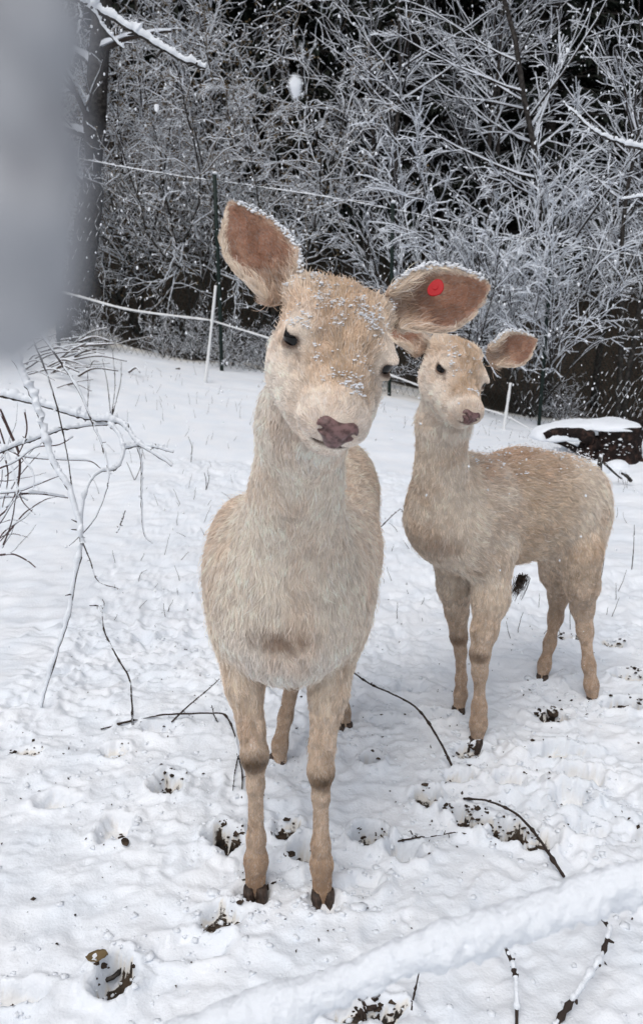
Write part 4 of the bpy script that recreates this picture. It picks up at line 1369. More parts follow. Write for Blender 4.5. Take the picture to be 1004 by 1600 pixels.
# ------------------------------------------------------------------ stump and logs on the mound
def stump():
    Y0 = 5.35
    c = P(950, 700, Y0)
    base_z = float(gs(c[0], c[1])) - .08
    s = empty('tree_stump', (c[0], c[1], base_z)); tag(s, 'dark rotten stump under a thick cap of snow on the right', 'stump')
    top = P(950, 662, Y0)[2]
    n, K = 40, 14
    a = np.linspace(0, 2 * math.pi, n + 1)[:-1]
    zz = np.linspace(base_z, top, K)
    V = []
    for k, z in enumerate(zz):
        t = k / (K - 1)
        rr = .155 + .035 * t + .09 * (1 - t) ** 3
        w_ = rr * (1 + .10 * np.sin(a * 5 + 1) * (1 - .3 * t) + .16 * fbm(np.stack([np.cos(a) * 1.6, np.sin(a) * 1.6, 0 * a + z * 3], -1), 5, 3))
        ridg = .012 * np.abs(vnoise(np.stack([np.cos(a) * 7, np.sin(a) * 7, 0 * a + z * 2], -1), 9))
        V.append(np.stack([c[0] + (w_ + ridg) * np.cos(a) * 1.0 + .03 * t, c[1] + (w_ + ridg) * np.sin(a), z + .035 * fbm(np.stack([np.cos(a), np.sin(a), 0 * a], -1) * 2, 4, 3) * (t > .95)], -1))
    V = np.array(V).reshape(-1, 3)
    i_ = np.arange(n * K).reshape(K, n)
    q = np.stack([i_[:-1], np.roll(i_[:-1], -1, 1), np.roll(i_[1:], -1, 1), i_[1:]], -1).reshape(-1, 4)
    V = np.concatenate([V, [[c[0], c[1], top - .01]]])
    f3 = np.stack([np.full(n, n * K), i_[-1], np.roll(i_[-1], -1)], -1)
    mk = mat('rotten_bark', (.016, .011, .010), .9, .2, noise=(26, (.062, .036, .029), .50, .68), bump=(30, 1.0, .04))
    mesh_obj('bark', V, [q, f3], mk, s)

    def drift(name, cx, cy, rx, ry, z0, h, seed, parent, under=.0):
        m, kk = 44, 12
        aa = np.linspace(0, 2 * math.pi, m + 1)[:-1]; rows = []
        for k in range(kk):
            t = k / (kk - 1)
            rho = math.cos(t * math.pi / 2) ** .55
            ed = 1 + .20 * fbm(np.stack([np.cos(aa) * 1.5, np.sin(aa) * 1.5, 0 * aa + t * .6], -1), seed, 3)
            x = cx + rx * rho * ed * np.cos(aa); y = cy + ry * rho * ed * np.sin(aa)
            z = z0 + h * math.sin(t * math.pi / 2) + .012 * fbm(np.stack([x * 8, y * 8], -1), seed + 3, 3) - under * (1 - t)
            rows.append(np.stack([x, y, z + 0 * x], -1))
        V = np.array(rows).reshape(-1, 3); V = np.concatenate([V, [[cx, cy, z0 + h]], [[cx, cy, z0]]])
        i2 = np.arange(m * kk).reshape(kk, m)
        q = np.stack([i2[:-1], np.roll(i2[:-1], -1, 1), np.roll(i2[1:], -1, 1), i2[1:]], -1).reshape(-1, 4)
        f3 = np.concatenate([np.stack([np.full(m, m * kk), i2[-1], np.roll(i2[-1], -1)], -1), np.stack([np.full(m, m * kk + 1), np.roll(i2[0], -1), i2[0]], -1)])
        return mesh_obj(name, V, [q, f3], M['snow'], parent)
    drift('snow_cap', c[0] - .01, c[1], .205, .20, top - .02, .050, 3, s)
    drift('snow_cap', c[0] - .20, c[1] + .02, .22, .16, top - .055, .075, 21, s)
    # broken-off shell of wood leaning to the left of the stump, bridged by snow
    for k, (pts, r0) in enumerate([([(925, 684), (895, 678), (868, 676), (850, 682)], .045), ([(930, 716), (905, 706), (882, 694), (858, 686)], .026), ([(935, 690), (915, 706), (905, 722), (900, 735)], .035), ([(975, 690), (990, 705), (1000, 722), (1012, 735)], .035)]):
        ln_ = smoothline([P(x, y, Y0 - .14) for x, y in pts], 16)
        mb = MB(); tubes(mb, ln_, np.linspace(r0, r0 * .55, 16), 9, .16); mb.build('root', mk, s)
    drift('snow_drift', P(872, 672, Y0)[0], Y0 - .02, .20, .16, P(872, 672, Y0)[2] - .02, .065, 8, s, .03)
    drift('snow_drift', P(925, 722, Y0 - .3)[0], Y0 - .34, .10, .07, P(920, 722, Y0 - .3)[2] - .04, .055, 9, s, .02)
    drift('snow_drift', P(968, 725, Y0 - .3)[0], Y0 - .24, .09, .08, P(968, 735, Y0 - .3)[2] - .03, .085, 12, s, .02)
    drift('snow_drift', P(855, 700, Y0 - .3)[0], Y0 - .34, .14, .07, P(860, 708, Y0 - .3)[2] - .05, .07, 15, s, .02)
    rr_ = np.random.default_rng(4)
    aa_ = rr_.uniform(math.pi * 1.0, 2 * math.pi, 90) ; zz_ = base_z + .10 + rr_.random(90) ** 2 * (top - base_z - .12)
    mb = MB(); icoblob(mb, np.stack([c[0] + .195 * np.cos(aa_), c[1] + .195 * np.sin(aa_), zz_], -1), rr_.uniform(.002, .012, 90) * rr_.random(90) ** .6, (1.2, 1, .7), .6)
    mb.build('snow_speck', M['snow_twig'], s)['kind'] = 'stuff'
    # upright stake and broken sticks
    for lab, pts, r0 in [('short dark stake standing upright just below the stump', [(936, 758), (935, 735), (938, 714)], .020),
                         ('thin crooked stick poking from the snow right of the short stake', [(941, 722), (958, 738), (970, 748)], .008),
                         ('forked dark stick lying below the stump', [(925, 766), (935, 756), (946, 748)], .009),
                         ('dark piece of bark lying right of the short stake', [(985, 752), (978, 744), (970, 739)], .012)]:
        Y_ = Y0 - .62
        ln_ = smoothline([P(x, y, Y_) for x, y in pts], 10)
        b = ln_[0].copy()
        o = empty('stake' if 'stake' in lab[:16] else 'stick', tuple(b)); tag(o, lab, 'stake' if 'stake' in lab[:16] else 'stick')
        mb = MB(); tubes(mb, ln_, np.linspace(r0, r0 * .7, 10), 7, .15); mb.build('wood', M['bark'], o)
        mb = MB(); snowcap(mb, ln_[-4:] + np.array([0, 0, r0 * .8]), np.full(4, r0 * .9), np.full(4, r0 * 1.1), .3, 5); mb.build('snow_load', M['snow_twig'], o)


# ------------------------------------------------------------------ branches and twigs, each a thing with wood and the snow on it
def branch(label, lines, name='twig', cat='twig', snow=.8, wood='twig', parent=None, buds=True, group=None, n=34, stick=.15):
    """lines: list of (points, radius start, radius end, snow factor)"""
    first = np.asarray(lines[0][0][0])
    o = parent
    if parent is None:
        o = empty(name, tuple(first)); tag(o, label, cat, group)
    mw, ms = MB(), MB()
    for pts, r0, r1, sf in lines:
        L = smoothline(pts, n)
        L = L + .35 * r0 * np.stack([vnoise(L * 60 + k * 9, 5) for k in range(3)], -1)
        R_ = np.linspace(r0, r1, n) * (1 + .10 * rng.uniform(-1, 1, n))
        if buds:
            k = rng.choice(np.arange(2, n - 2), max(2, n // 8), False); R_[k] *= 1.6
        tubes(mw, L, R_, 6, .06)
        if buds:
            k = rng.choice(np.arange(3, n - 2), 4, False)
            d = nrm(rng.normal(0, 1, (4, 3)) + np.array([0, 0, .5]))
            S_ = np.stack([L[k], L[k] + d * r0 * 2.2, L[k] + d * r0 * 4.2], 1)
            tubes(mw, S_, np.tile([r1, r1 * .8, r1 * .4], (4, 1)), 4)
        if sf > 0:
            m = 3 * n
            Ls = smoothline(L, m); Rs = np.interp(np.linspace(0, 1, m), np.linspace(0, 1, n), R_)
            gap = sstep(-.45, .05, vnoise(np.linspace(0, 1, m)[:, None] * np.array([[14, 0, 0]]) + r0 * 999, 4) + (sf - .6) * 1.6)
            lum = 1 + .3 * vnoise(np.linspace(0, 1, m)[:, None] * np.array([[40, 0, 0]]) + r0 * 77, 6)
            W_ = (Rs * (1.15 + .5 * stick * sf)) * gap * lum ** .5 + 1e-5
            snowcap(ms, Ls + np.array([0, 0, 1.0]) * (Rs * .25)[:, None], W_, (Rs * 2.6 * sf * lum + .0012) * gap + 1e-5, .18, 7, stick)
    mw.build('wood', M[wood], o)
    if ms.n: ms.build('snow_load', M['snow'], o)
    return o


def near_bush():
    """the tangle of bent, snow laden shoots at the left"""
    z = lambda pts, Y: [P(x / 2.352, 440 + y / 2.352, Y + i * dy) for i, (x, y, dy) in enumerate([(p[0], p[1], (p[2] if len(p) > 2 else 0)) for p in pts])]
    b = 2.12
    def Z(pts, Y0, Y1):
        return [P(x / 2.352, 440 + y / 2.352, Y0 + (Y1 - Y0) * i / (len(pts) - 1)) for i, (x, y) in enumerate(pts)]
    branch('long snow crusted shoot hanging down to the ground at the far left of the deer', [
        (Z([(40, 250), (80, 340), (115, 410), (142, 480), (165, 580), (200, 680), (250, 760), (280, 850), (296, 920), (296, 1000), (270, 1130), (255, 1230), (215, 1350), (175, 1480), (156, 1562)], 2.25, 2.13), .0062, .0026, 1.25),
        (Z([(296, 940), (330, 1020), (360, 1100), (440, 1130)], 2.18, 2.16), .0022, .0009, .3)], 'shoot', 'branch', n=70, stick=.75)
    branch('snowy bough reaching right over the snow from the left edge', [
        (Z([(-40, 412), (60, 430), (160, 455), (260, 485), (330, 505), (420, 515), (470, 545), (500, 590), (560, 630), (632, 676)], 2.5, 2.35), .0070, .0028, 1.15),
        (Z([(460, 612), (520, 604), (580, 612), (636, 628)], 2.40, 2.35), .0035, .0022, 1.1),
        (Z([(505, 612), (520, 660), (520, 760), (520, 830), (530, 930), (562, 962)], 2.38, 2.40), .0026, .0010, .8)], 'bough', 'branch', n=60, stick=.75)
    branch('lower snowy bough running beside the longer one at the left', [
        (Z([(-30, 640), (60, 602), (130, 580), (220, 545), (330, 530), (405, 524)], 2.3, 2.45), .0052, .0028, 1.0),
        (Z([(400, 520), (440, 570), (455, 630), (430, 685), (370, 700), (330, 740), (305, 830), (300, 930)], 2.4, 2.2), .0040, .0022, 1.0)], 'bough', 'branch', n=50, stick=.75)
    branch('thin brown shoot curling down between the snowy boughs', [
        (Z([(150, 190), (220, 290), (290, 400), (340, 520), (375, 600), (395, 680), (395, 750), (360, 850), (310, 920), (255, 970)], 2.3, 2.2), .0035, .0012, .55)], 'shoot', 'branch', n=56, stick=.75)
    branch('thin dark shoot dropping straight behind the crusted one', [
        (Z([(115, 200), (170, 330), (210, 460), (235, 570), (255, 680), (264, 760)], 2.35, 2.3), .0026, .0014, .4)], 'shoot', 'branch', n=40)
    tangle = empty('bramble_bush', (-1.05, 2.5, 0)); tag(tangle, 'tangled dark bramble bush under snow at the left edge', 'bush')
    arcs = [([(0, 470), (40, 560), (72, 640), (68, 740), (40, 820), (-10, 870)], .0050, .15), ([(70, 640), (150, 650), (240, 655), (330, 660), (370, 686)], .0030, .8),
            ([(0, 540), (50, 700), (80, 800), (130, 856)], .0026, .6), ([(90, 470), (100, 540), (85, 600), (60, 650)], .0028, .3), ([(-10, 560), (30, 700), (10, 830)], .0032, .5),
            ([(60, 780), (150, 780), (250, 795)], .0036, 1.1), ([(-20, 780), (70, 770), (140, 745), (215, 715)], .0030, 1.0), ([(0, 1005), (50, 1002), (100, 1025), (131, 1050)], .0034, .1),
            ([(-10, 600), (70, 640), (120, 700), (125, 760)], .0028, .8), ([(-10, 690), (60, 660), (130, 610), (215, 600), (270, 570)], .0026, .8)]
    r = np.random.default_rng(31)
    lines = []
    for k, (pts, r0, sf) in enumerate(arcs):
        Y = 2.35 + r.uniform(-.1, .2)
        lines.append((Z(pts, Y, Y + r.uniform(-.12, .12)), r0, r0 * .5, sf))
    for k in range(30):
        x, y = r.uniform(-150, 40), r.uniform(880, 1010) if k % 2 else r.uniform(560, 860)
        a = r.uniform(-1.4, -.2); l_ = r.uniform(120, 300)
        cur = r.uniform(-1, 1) * .9
        pts = []
        for i in range(6):
            pts.append((x, y)); x += math.cos(a) * l_ / 6; y += math.sin(a) * l_ / 6; a += cur * .3 + r.normal(0, .15)
        Y = 2.3 + r.uniform(0, .7); r0 = r.uniform(.0014, .0032)
        lines.append((Z(pts, Y, Y + r.uniform(-.15, .15)), r0, r0 * .45, r.uniform(.2, 1.1)))
    for (pts, r0, r1, sf) in lines:
        mw, ms = MB(), MB()
        L = smoothline(pts, 26); R_ = np.linspace(r0, r1, 26)
        tubes(mw, L, R_, 6, .08)
        st = mw.build('cane', M['bramble'], tangle)
        Ls = smoothline(L, 60); Rs = np.interp(np.linspace(0, 1, 60), np.linspace(0, 1, 26), R_)
        g = sstep(-.4, .1, vnoise(np.linspace(0, 1, 60)[:, None] * np.array([[10, 0, 0]]) + r0 * 9999, 4) + sf - .6)
        snowcap(ms, Ls + np.array([0, 0, 1.0]) * (Rs * .3)[:, None], Rs * 1.3 * g + 1e-5, (Rs * 3.0 * sf + .0015) * g + 1e-5, .2, 6, .4)
        ms.build('snow_load', M['snow'], st)


def ground_twigs():
    g = lambda pts, l=.012: [G(x, y, l if not isinstance(l, (list, tuple)) else l[i]) for i, (x, y) in enumerate(pts)]
    def fly(pts, Ys):
        return [P(x, y, Y) for (x, y), Y in zip(pts, Ys)]
    h = G(208, 1132)[1]
    branch('forked dark twig lying flat to the left of the near deer', [
        (g([(158, 1140), (195, 1134), (232, 1129), (270, 1128), (330, 1128), (352, 1130), (364, 1150), (372, 1180), (378, 1215), (378, 1248)], [.004, .010, .018, .024, .028, .026, .02, .012, .006, .003]), .0034, .0016, .35),
        (fly([(208, 1132), (206, 1095), (202, 1060), (182, 1025), (163, 985), (158, 950), (140, 946)], [h, h + .01, h + .03, h + .05, h + .07, h + .09, h + .1]), .0030, .0012, .35),
        (fly([(158, 955), (163, 944), (160, 936)], [h + .09, h + .1, h + .1]), .0012, .0008, .2),
        (fly([(268, 1128), (300, 1098), (322, 1080), (343, 1061)], [h, h + .03, h + .05, h + .08]), .0026, .0010, .1),
        (fly([(340, 1128), (334, 1116), (331, 1102)], [h, h, h]), .0018, .0010, .1),
        (g([(373, 1185), (368, 1205), (364, 1240)], .008), .0018, .0010, .1)], n=50)
    h = G(705, 1196)[1]
    branch('dark twig sticking out between the two deer', [
        (fly([(552, 1051), (580, 1070), (610, 1083), (645, 1102), (668, 1128), (690, 1165), (706, 1198)], [h + .30, h + .25, h + .2, h + .13, h + .08, h + .03, h]), .0022, .0032, .05)], n=44)
    branch('dark twig lying across the bare muddy hollow below the deer', [
        (g([(723, 1259), (760, 1277), (800, 1298), (830, 1322), (855, 1345), (880, 1373)], [.02, .045, .05, .04, .02, .005]), .0026, .0034, .12)], n=40)
    branch('thin dark twig with one tiny fork lying left of the muddy hollow', [
        (g([(619, 1322), (650, 1316), (680, 1313), (714, 1307)], .012), .0022, .0012, .3), (g([(650, 1316), (643, 1312), (640, 1306)], .015), .0014, .0008, .2)], n=30)
    branch('snow lined stem arching out of the snow at the bottom, right of centre', [
        (g([(768, 1490), (782, 1510), (794, 1540), (803, 1570), (806, 1610)], [.02, .05, .055, .04, .0]), .0030, .0034, .6)], n=40, name='stem', cat='stem')
    branch('thick snow lined stem curving through the bottom right corner', [
        (g([(886, 1380), (912, 1420), (930, 1444), (941, 1470), (946, 1492), (930, 1535), (900, 1572), (865, 1604)], [.005, .015, .03, .045, .05, .045, .03, .0]), .0030, .0046, .62)], n=50, name='stem', cat='stem')
    branch('short straight twig standing in the snow near the bottom edge', [(g([(642, 1578), (648, 1556), (656, 1530)], [.0, .015, .03]), .0018, .0012, 0)], n=16)
    branch('small dark stick half sunk at the bottom edge', [(g([(558, 1592), (572, 1586), (588, 1581)], .012), .0045, .0040, .3)], n=14, name='stick', cat='stick')
    branch('upright twig in the snow behind the rear deer at the right edge', [(fly([(986, 890), (989, 855), (990, 820)], [2.95, 2.95, 2.95]), .0020, .0010, .1)], n=16)
    branch('thin bent twig behind the near deer at its right shoulder', [(fly([(594, 824), (612, 806), (625, 796), (630, 802)], [3.3, 3.3, 3.3, 3.3]), .0022, .0012, .2)], n=20)
    branch('short dark twig stuck upright left of the near deer', [(fly([(183, 832), (190, 815), (196, 798)], [3.25, 3.3, 3.3]), .0032, .0020, .5)], n=16)


def overhead():
    f = lambda pts, Y: [P(x, y, Y) for x, y in pts]
    branch('thick snow covered limb crossing the top left corner', [
        (f([(60, -40), (100, -8), (140, 8), (180, 32), (230, 62), (280, 92), (322, 106)], 3.2), .0100, .0050, 1.35),
        (f([(120, 0), (145, 18), (160, 40), (178, 62), (193, 76)], 3.2), .0052, .0030, 1.3),
        (f([(122, 6), (126, 30), (124, 55), (126, 74)], 3.2), .0050, .0040, 1.6),
        (f([(112, -5), (90, 40), (70, 62), (50, 80)], 2.6), .0040, .0025, .8)], 'tree_limb', 'branch', n=60, wood='bark')
    branch('snow covered limb reaching in from the right edge above the rear deer', [
        (f([(1080, 236), (1004, 232), (965, 222), (930, 207), (905, 185), (878, 160)], 4.6), .0105, .0036, 1.0)], 'tree_limb', 'branch', n=60, wood='bark')
    branch('short snow covered limb poking in from the right edge below the longer one', [
        (f([(1080, 298), (1010, 306), (972, 312)], 4.6), .0075, .0040, 1.1)], 'tree_limb', 'branch', n=40, wood='bark')
    # snow laden wire close to the lens
    r = np.random.default_rng(3)
    A_ = [P(1300, 1268, .43), P(1010, 1378, .42), P(760, 1462, .41), P(500, 1555, .40), P(240, 1650, .39), P(-80, 1770, .38)]
    o = empty('snowy_wire', tuple(A_[0])); tag(o, 'strand of fence wire carrying a thick roll of snow across the bottom right corner', 'wire')
    L = smoothline(A_, 300)
    mb = MB(); tubes(mb, L, np.full(300, .0016), 6); mb.build('strand', M['wire'], o)
    n = 30
    a = np.linspace(0, 2 * math.pi, n + 1)[:-1]
    t, s, u = frames(L[None]); t, s, u = t[0], s[0], u[0]
    ca, sa = np.cos(a)[None, :, None], np.sin(a)[None, :, None]
    base = L[:, None] + s[:, None] * ca * .0090 + u[:, None] * (sa * .0105 + .003)
    nn_ = s[:, None] * ca + u[:, None] * sa
    disp = .0060 * fbm(base * 38, 3, 3) + .0042 * (1 - np.abs(fbm(base * 80, 4, 3))) + .0022 * vnoise(base * 240, 6) * (1 - .5 * sa[..., 0]) - .0015
    V = base + nn_ * disp[..., None]
    i_ = np.arange(300 * n).reshape(300, n)
    q = np.stack([i_[:-1], np.roll(i_[:-1], -1, 1), np.roll(i_[1:], -1, 1), i_[1:]], -1).reshape(-1, 4)
    mesh_obj('snow_roll', V.reshape(-1, 3), q, M['snow'], o)
    # clump right in front of the lens, far out of focus
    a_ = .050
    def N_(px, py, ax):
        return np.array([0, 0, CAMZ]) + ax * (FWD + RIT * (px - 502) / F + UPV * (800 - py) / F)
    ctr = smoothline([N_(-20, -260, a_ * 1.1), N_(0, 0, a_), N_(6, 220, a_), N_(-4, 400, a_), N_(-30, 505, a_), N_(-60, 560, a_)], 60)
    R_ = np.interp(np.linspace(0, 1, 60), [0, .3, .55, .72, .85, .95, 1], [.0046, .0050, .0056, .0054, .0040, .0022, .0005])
    o = empty('snow_clump', tuple(ctr[0])); tag(o, 'blurred lump of snow painted in shade grey on a twig close by, filling the upper left', 'snow lump')
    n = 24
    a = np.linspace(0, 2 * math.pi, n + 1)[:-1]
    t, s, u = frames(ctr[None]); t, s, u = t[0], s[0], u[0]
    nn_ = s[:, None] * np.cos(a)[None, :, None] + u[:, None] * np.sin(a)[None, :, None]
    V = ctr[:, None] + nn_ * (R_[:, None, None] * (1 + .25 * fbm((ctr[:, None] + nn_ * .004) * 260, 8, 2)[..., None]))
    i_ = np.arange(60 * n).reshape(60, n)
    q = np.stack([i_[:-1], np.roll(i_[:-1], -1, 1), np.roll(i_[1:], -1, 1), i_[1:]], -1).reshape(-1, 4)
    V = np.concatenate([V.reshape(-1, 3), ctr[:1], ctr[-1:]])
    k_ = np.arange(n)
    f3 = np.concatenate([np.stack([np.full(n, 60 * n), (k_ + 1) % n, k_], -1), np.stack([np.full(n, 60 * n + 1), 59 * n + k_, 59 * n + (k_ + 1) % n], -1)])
    mesh_obj('snow_lump', V, [q, f3], M['shaded_snow'], o)
    mb = MB(); tubes(mb, smoothline([N_(-40, -500, a_ * 1.2), N_(-20, -260, a_ * 1.1), N_(0, 200, a_)], 20), np.full(20, .0006), 6); mb.build('twig', M['twig'], o)


def details():
    r = np.random.default_rng(19)
    # stick heap at the foot of the thick trunk
    heap = empty('stick_heap', tuple(G(120, 590))); tag(heap, 'heap of snow covered sticks lying in front of the thick trunk on the left', 'stick heap')
    for k in range(42):
        px, py = r.normal(110, 38), r.normal(572, 24)
        c = G(max(px, -60), min(max(py, 525), 640))
        a = r.normal(-.45, .35); l_ = r.uniform(.2, .75); el = abs(r.normal(0, .18))
        d = np.array([math.cos(a) * math.cos(el), math.sin(a) * .8, math.sin(el)])
        p = [c - d * l_ * .5, c + np.array([0, 0, .03]), c + d * l_ * .5 + r.normal(0, .03, 3)]
        r0 = r.uniform(.004, .011)
        L = smoothline(p, 10) + np.array([0, 0, r.uniform(0, .14)])
        mb = MB(); tubes(mb, L, np.linspace(r0, r0 * .5, 10), 6, .08); st = mb.build('stick', M['hazel'], heap)
        mb = MB(); snowcap(mb, L + np.array([0, 0, r0 * .5]), np.linspace(r0, r0 * .5, 10) * 1.1, np.linspace(r0, r0 * .5, 10) * 1.5, .4, 5); mb.build('snow_load', M['snow_twig'], st)
    # bare upright saplings in the left field
    for k, (lab, sets) in enumerate([
            ('three pronged bare sapling in the open snow on the left', [[(174, 655), (168, 600), (160, 560)], [(174, 655), (180, 600), (176, 548)], [(174, 655), (188, 600), (190, 565)]]),
            ('single bare stem left of the pronged sapling', [[(133, 660), (138, 620), (137, 580)]]),
            ('bent bare stem in the field left of the near deer', [[(298, 722), (300, 700), (294, 682)]]),
            ('forked weed stalk left of the near deer', [[(322, 765), (322, 750), (319, 738)], [(322, 765), (326, 752), (327, 742)]]),
            ('forked weed stalk near the foot of the snowy bough', [[(211, 750), (204, 735), (198, 722)], [(211, 750), (218, 735), (222, 720)]]),
            ('short weed stalk right of the rear deer\'s rump', [[(935, 912), (940, 892), (943, 872)]])]):
        b = G(*sets[0][0])
        lines = [([P(x, y, b[1] + i * .01) for x, y in s_], .0032 if k < 2 else .0024, .0014, .3) for i, s_ in enumerate(sets)]
        lines[0][0][0][2] = b[2] - .01
        branch(lab, lines, 'sapling' if k < 3 else 'weed_stalk', 'plant', n=18, buds=k < 2)
    # thin stalks pricking through the snow: nobody would count them
    n = 420
    px = r.uniform(130, 1004, n); Y = r.uniform(2.6, 7.6, n) ** 1.0
    x = (px - 502) / F * Y; z = gs(x, Y)
    s = np.stack([x, Y, z - .01], -1)
    d = nrm(np.stack([r.normal(0, .35, n), r.normal(0, .35, n), np.ones(n)], -1))
    keep = vnoise(np.stack([x * .9, Y * .9], -1), 3) > -.25
    ln_ = r.uniform(.02, .11, n)[keep]
    L = grow(s[keep], d[keep], ln_, 5, .15, np.array([0, 0, 0]), r)
    mb = MB(); tubes(mb, L, taper(len(L), 5, .0016, .0008), 3)
    o = mb.build('weed_stubble', M['twig'], None, loc=(0, 0, 0)); tag(o, 'thin dry stalks pricking through the snow of the field', 'stubble', None, 'stuff')
    # crumbs of snow kicked up by hooves
    n = 2600
    ang = r.uniform(0, 6.28, n); hc = []
    for (a_, b_, *_) in HOLES:
        q = ray(a_, b_); t = -CAMZ / q[2]; hc.append([q[0] * t, q[1] * t])
    HC0 = list(hc)
    for hx in HOOF_SPOTS: hc += [[hx[0], hx[1]]] * 2
    hc = np.array(hc)[r.integers(0, len(hc), n)]
    rr = np.abs(r.normal(.06, .06, n))
    x = hc[:, 0] + np.cos(ang) * rr * 1.2; y = hc[:, 1] + np.sin(ang) * rr
    m = r.random(n) < .35
    x[m] = r.uniform(-.9, 1.3, m.sum()); y[m] = r.uniform(1.0, 2.7, m.sum())
    sz = r.uniform(.0018, .0068, n) * r.random(n) ** .8 + .0008
    big = r.random(n) < .012; sz[big] = r.uniform(.008, .013, big.sum())
    mb = MB(); icoblob(mb, np.stack([x, y, gs(x, y) + sz * .1], -1), sz, (1.25, 1.15, .65), .5)
    o = mb.build('snow_crumbs', M['snow'], None, True, loc=(0, 0, 0)); tag(o, 'crumbs and clods of snow kicked up around the hoof prints', 'snow crumbs', None, 'stuff')
    # bare earth crumbled in the deeper prints
    n = 1500
    so_ = np.array([h_[5] for h_ in HOLES]); k = r.choice(len(HOLES), n, p=so_ ** 2 / (so_ ** 2).sum())
    hh = np.array([[h_[2], h_[3]] for h_ in HOLES])[k]; hp = np.array(HC0)[k]
    an, ra = r.uniform(0, 6.28, n), np.sqrt(r.random(n)) * .95
    x = hp[:, 0] + np.cos(an) * ra * hh[:, 0]; y = hp[:, 1] + np.sin(an) * ra * hh[:, 1] + .3 * hh[:, 1]
    ok = vnoise(np.stack([x * 45, y * 45], -1), 12) > -.25
    x, y = x[ok], y[ok]
    sz = r.uniform(.0015, .0075, len(x)) * r.random(len(x)) ** .4
    mb = MB(); icoblob(mb, np.stack([x, y, gs(x, y) + sz * .1], -1), sz, (1.3, 1.1, .6), .55)
    o = mb.build('soil_crumbs', M['soil'], None, False, loc=(0, 0, 0)); tag(o, 'crumbs of dark earth showing in the deeper hoof prints', 'soil crumbs', None, 'stuff')
    # flecks of leaf, bark and mud
    n = 420
    x = np.where(r.random(n) < .6, hc[:n, 0] + r.normal(0, .07, n), r.uniform(-.9, 1.4, n)); y = np.where(r.random(n) < .45, hc[:n, 1] + r.normal(0, .06, n), 1.0 + 2.2 * r.random(n))
    c = np.stack([x, y, gs(x, y) + .003], -1)
    a = nrm(r.normal(0, 1, (n, 3)) * np.array([1, 1, .4])) * (r.uniform(.0015, .0075, n) * r.random(n) ** .4)[:, None]
    b = nrm(np.cross(a, r.normal(0, 1, (n, 3)))) * np.linalg.norm(a, axis=1, keepdims=True) * r.uniform(.25, .7, (n, 1))
    u = nrm(np.cross(a, b)) * .0012
    V = np.stack([c - a, c - b + u, c + a, c + b + u, c + u * 3], 1).reshape(-1, 3)
    i5 = np.arange(n)[:, None] * 5
    f3 = np.concatenate([i5 + np.array([[0, 1, 4]]), i5 + np.array([[1, 2, 4]]), i5 + np.array([[2, 3, 4]]), i5 + np.array([[3, 0, 4]]), i5 + np.array([[0, 2, 1]]), i5 + np.array([[0, 3, 2]])])
    o = mesh_obj('litter', V, f3, M['soil'], None, False, loc=(0, 0, 0)); tag(o, 'dark flecks of leaf and mud scattered over the trampled snow', 'litter', None, 'stuff')
    # countable scraps
    for lab, px, py, s_, mt in [('curled dead leaf in the snow between the near deer\'s forelegs', 452, 1338, .013, 'soil'), ('brown leaf scrap beside the near deer\'s left-hand hoof', 438, 1308, .020, 'soil'),
                            ('dark leaf scrap in the left foreground snow', 196, 1318, .012, 'soil'), ('dark dropping in the snow right of the near deer', 632, 1118, .004, 'soil'),
                            ('mound of frozen mud between the rear deer\'s feet', 862, 1116, .026, 'soil'), ('yellowish leaf in the print at the lower left', 152, 1498, .020, 'leaf'),
                            ('piece of bark in the print at the lower left', 172, 1526, .022, 'bark'), ('dark clod at the rear deer\'s front hoof', 736, 1168, .016, 'soil'), ('brown clod in the snow right of the rear deer', 972, 1105, .020, 'soil'),
                            ('dead leaf on the snow by the fence', 278, 577, .022, 'soil')]:
        c = G(px, py, .004)
        m_, k_ = 9, 6
        u_, v_ = np.meshgrid(np.linspace(-1, 1, m_), np.linspace(-1, 1, k_), indexing='ij')
        w_ = np.sqrt(np.clip(1 - u_ ** 2, 0, 1)) * .6 + .03
        V = np.stack([u_, v_ * w_, .45 * (v_ ** 2) * w_ + .25 * u_ ** 2 + .30 * fbm(np.stack([u_ * 2 + px, v_ * 2], -1), 3, 3)], -1) * s_
        an = r.uniform(0, 3); rot = np.array([[math.cos(an), -math.sin(an), 0], [math.sin(an), math.cos(an), 0], [0, 0, 1]])
        V = (V.reshape(-1, 3) @ rot.T) + c
        V2 = V - np.array([0, 0, s_ * (.35 if mt != 'leaf' else .08)])
        i_ = np.arange(m_ * k_).reshape(m_, k_)
        q = np.stack([i_[:-1, :-1], i_[1:, :-1], i_[1:, 1:], i_[:-1, 1:]], -1).reshape(-1, 4)
        rim = np.concatenate([i_[0], i_[1:, -1], i_[-1, ::-1][1:], i_[::-1, 0][1:]])
        rq = np.stack([rim[:-1], rim[1:], rim[1:] + m_ * k_, rim[:-1] + m_ * k_], -1)
        o = mesh_obj('dead_leaf' if 'leaf' in lab else 'clod', np.concatenate([V, V2]), np.concatenate([q, q[:, ::-1] + m_ * k_, rq]), M[mt], None, True, loc=tuple(c))
        tag(o, lab, 'leaf' if 'leaf' in lab else 'clod')
    # falling snow
    n = 4200
    Y = .9 + 7.6 * r.random(n) ** .75
    c = np.array([P(a, b, y_) for a, b, y_ in zip(r.uniform(-60, 1060, n), r.uniform(-30, 1500, n), Y)])
    ok = c[:, 2] > gs(c[:, 0], c[:, 1]) + .05
    ok &= ~((np.abs(c[:, 0] + .05) < .3) & (np.abs(c[:, 1] - 1.25) < .35))
    c = c[ok]; sz = r.uniform(.0010, .0050, len(c)) * (.35 + .65 * np.clip(c[:, 1] / 4, 0, 2))
    mb = MB(); icoblob(mb, c, sz, (1, 1, 1.35), .35)
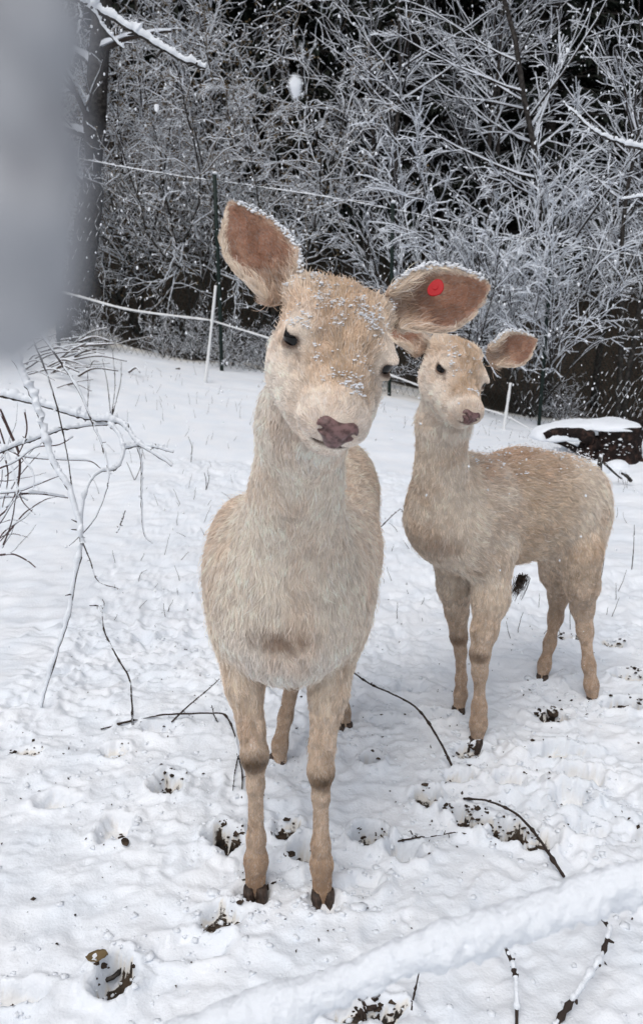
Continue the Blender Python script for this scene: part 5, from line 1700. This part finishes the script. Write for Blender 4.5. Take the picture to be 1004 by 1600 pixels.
    icoblob(mb, np.array([P(460, 138, .42), P(245, 168, 2.2), P(215, 418, 2.6)]), np.array([.0034, .006, .005]), (.9, .9, 1.5), .45)
    o = mb.build('falling_snow', M['snow_twig'], None, False, loc=(0, 0, 0)); tag(o, 'snowflakes falling in front of the woods', 'snowflakes', None, 'stuff')


def coats():
    r = np.random.default_rng(6)
    for D_ in (D1, D2):
        mb = MB()
        for V_, uu, vv in D_RIMS[D_.name]:
            m = np.abs(vv) > .99
            e_ = V_[:len(uu)][m]; s_ = np.sign(vv[m]); u_ = uu[m]
            up = [e_[s_ < 0], e_[s_ > 0]]
            up = up[0] if up[0][:, 2].mean() > up[1][:, 2].mean() else up[1]
            n_ = 170
            t_ = r.uniform(.05, .97, n_) * (len(up) - 1); i_ = t_.astype(int)
            c_ = up[i_] + (up[i_ + 1] - up[i_]) * (t_ - i_)[:, None] + r.normal(0, .0022, (n_, 3)) + np.array([0, 0, .003])
            icoblob(mb, c_, r.uniform(.0008, .0030, n_), (1.1, 1, .7), .5)
        o_ = mb.build('snow_rim', M['snow_twig'], D_, False); o_['kind'] = 'stuff'
    V, Q, N, H, fr = G1
    hc = H(0, 0, 0)
    def crown(V, N):
        q = (V - hc) @ fr.T
        w_ = sstep(.05, .5, N[:, 2]) * (np.linalg.norm(q - np.array([0, -.03, .02]), axis=1) < .11) * (q[:, 2] > .0)
        edge = np.exp(-((q[:, 1] + .085) / .03) ** 2) * 2.2 + .35 + 1.0 * np.exp(-((q[:, 1] - .0) / .03) ** 2)
        return w_ * edge * sstep(-.1, .35, fbm(V * 38, 77, 3)) ** 1.5 + 1e-9
    dusting(D1, G1, 480, crown, .0006, .0024, 4, 1.5, .003)
    def bridge(V, N):
        q = (V - hc) @ fr.T
        return (np.abs(q[:, 0]) < .022) * (q[:, 2] > -.0) * (q[:, 1] > .0) * (q[:, 1] < .13) * sstep(.15, .4, fbm(V * 45, 79, 2)) + 1e-9
    dusting(D1, G1, 50, bridge, .0007, .0026, 5, 1.5, .002)
    V, Q, N, H, fr = G2
    hc2 = H(0, 0, 0)
    def crown2(V, N):
        q = (V - hc2) @ (fr.T)
        return (np.linalg.norm(q - np.array([0, 0, .02]), axis=1) < .10) * (q[:, 2] > 0) * (np.abs(q[:, 0]) < .05) * sstep(.0, .4, fbm(V * 42, 78, 3)) + 1e-9
    dusting(D2, G2, 80, crown2, .0008, .0032, 6, .8, .003)
    back = lambda V, N: sstep(.45, .9, N[:, 2]) * (V[:, 2] > .60) * (V[:, 2] < .86) * (V[:, 0] > .38) * sstep(-.2, .3, fbm(V * 20, 70, 2)) + 1e-9
    dusting(D2, G2, 170, back, .0010, .0042, 7, 3.5, .014)


import time as _t
_t0 = _t.time()
ground()
woodland()
fences()
stump()
(D1, G1), (D2, G2) = build_deer()
HOOF_SPOTS = [(o_.data.vertices[0].co + o_.parent.location) for o_ in bpy.data.objects if o_.name.startswith('hoof')]
coats()
near_bush()
ground_twigs()
overhead()
details()
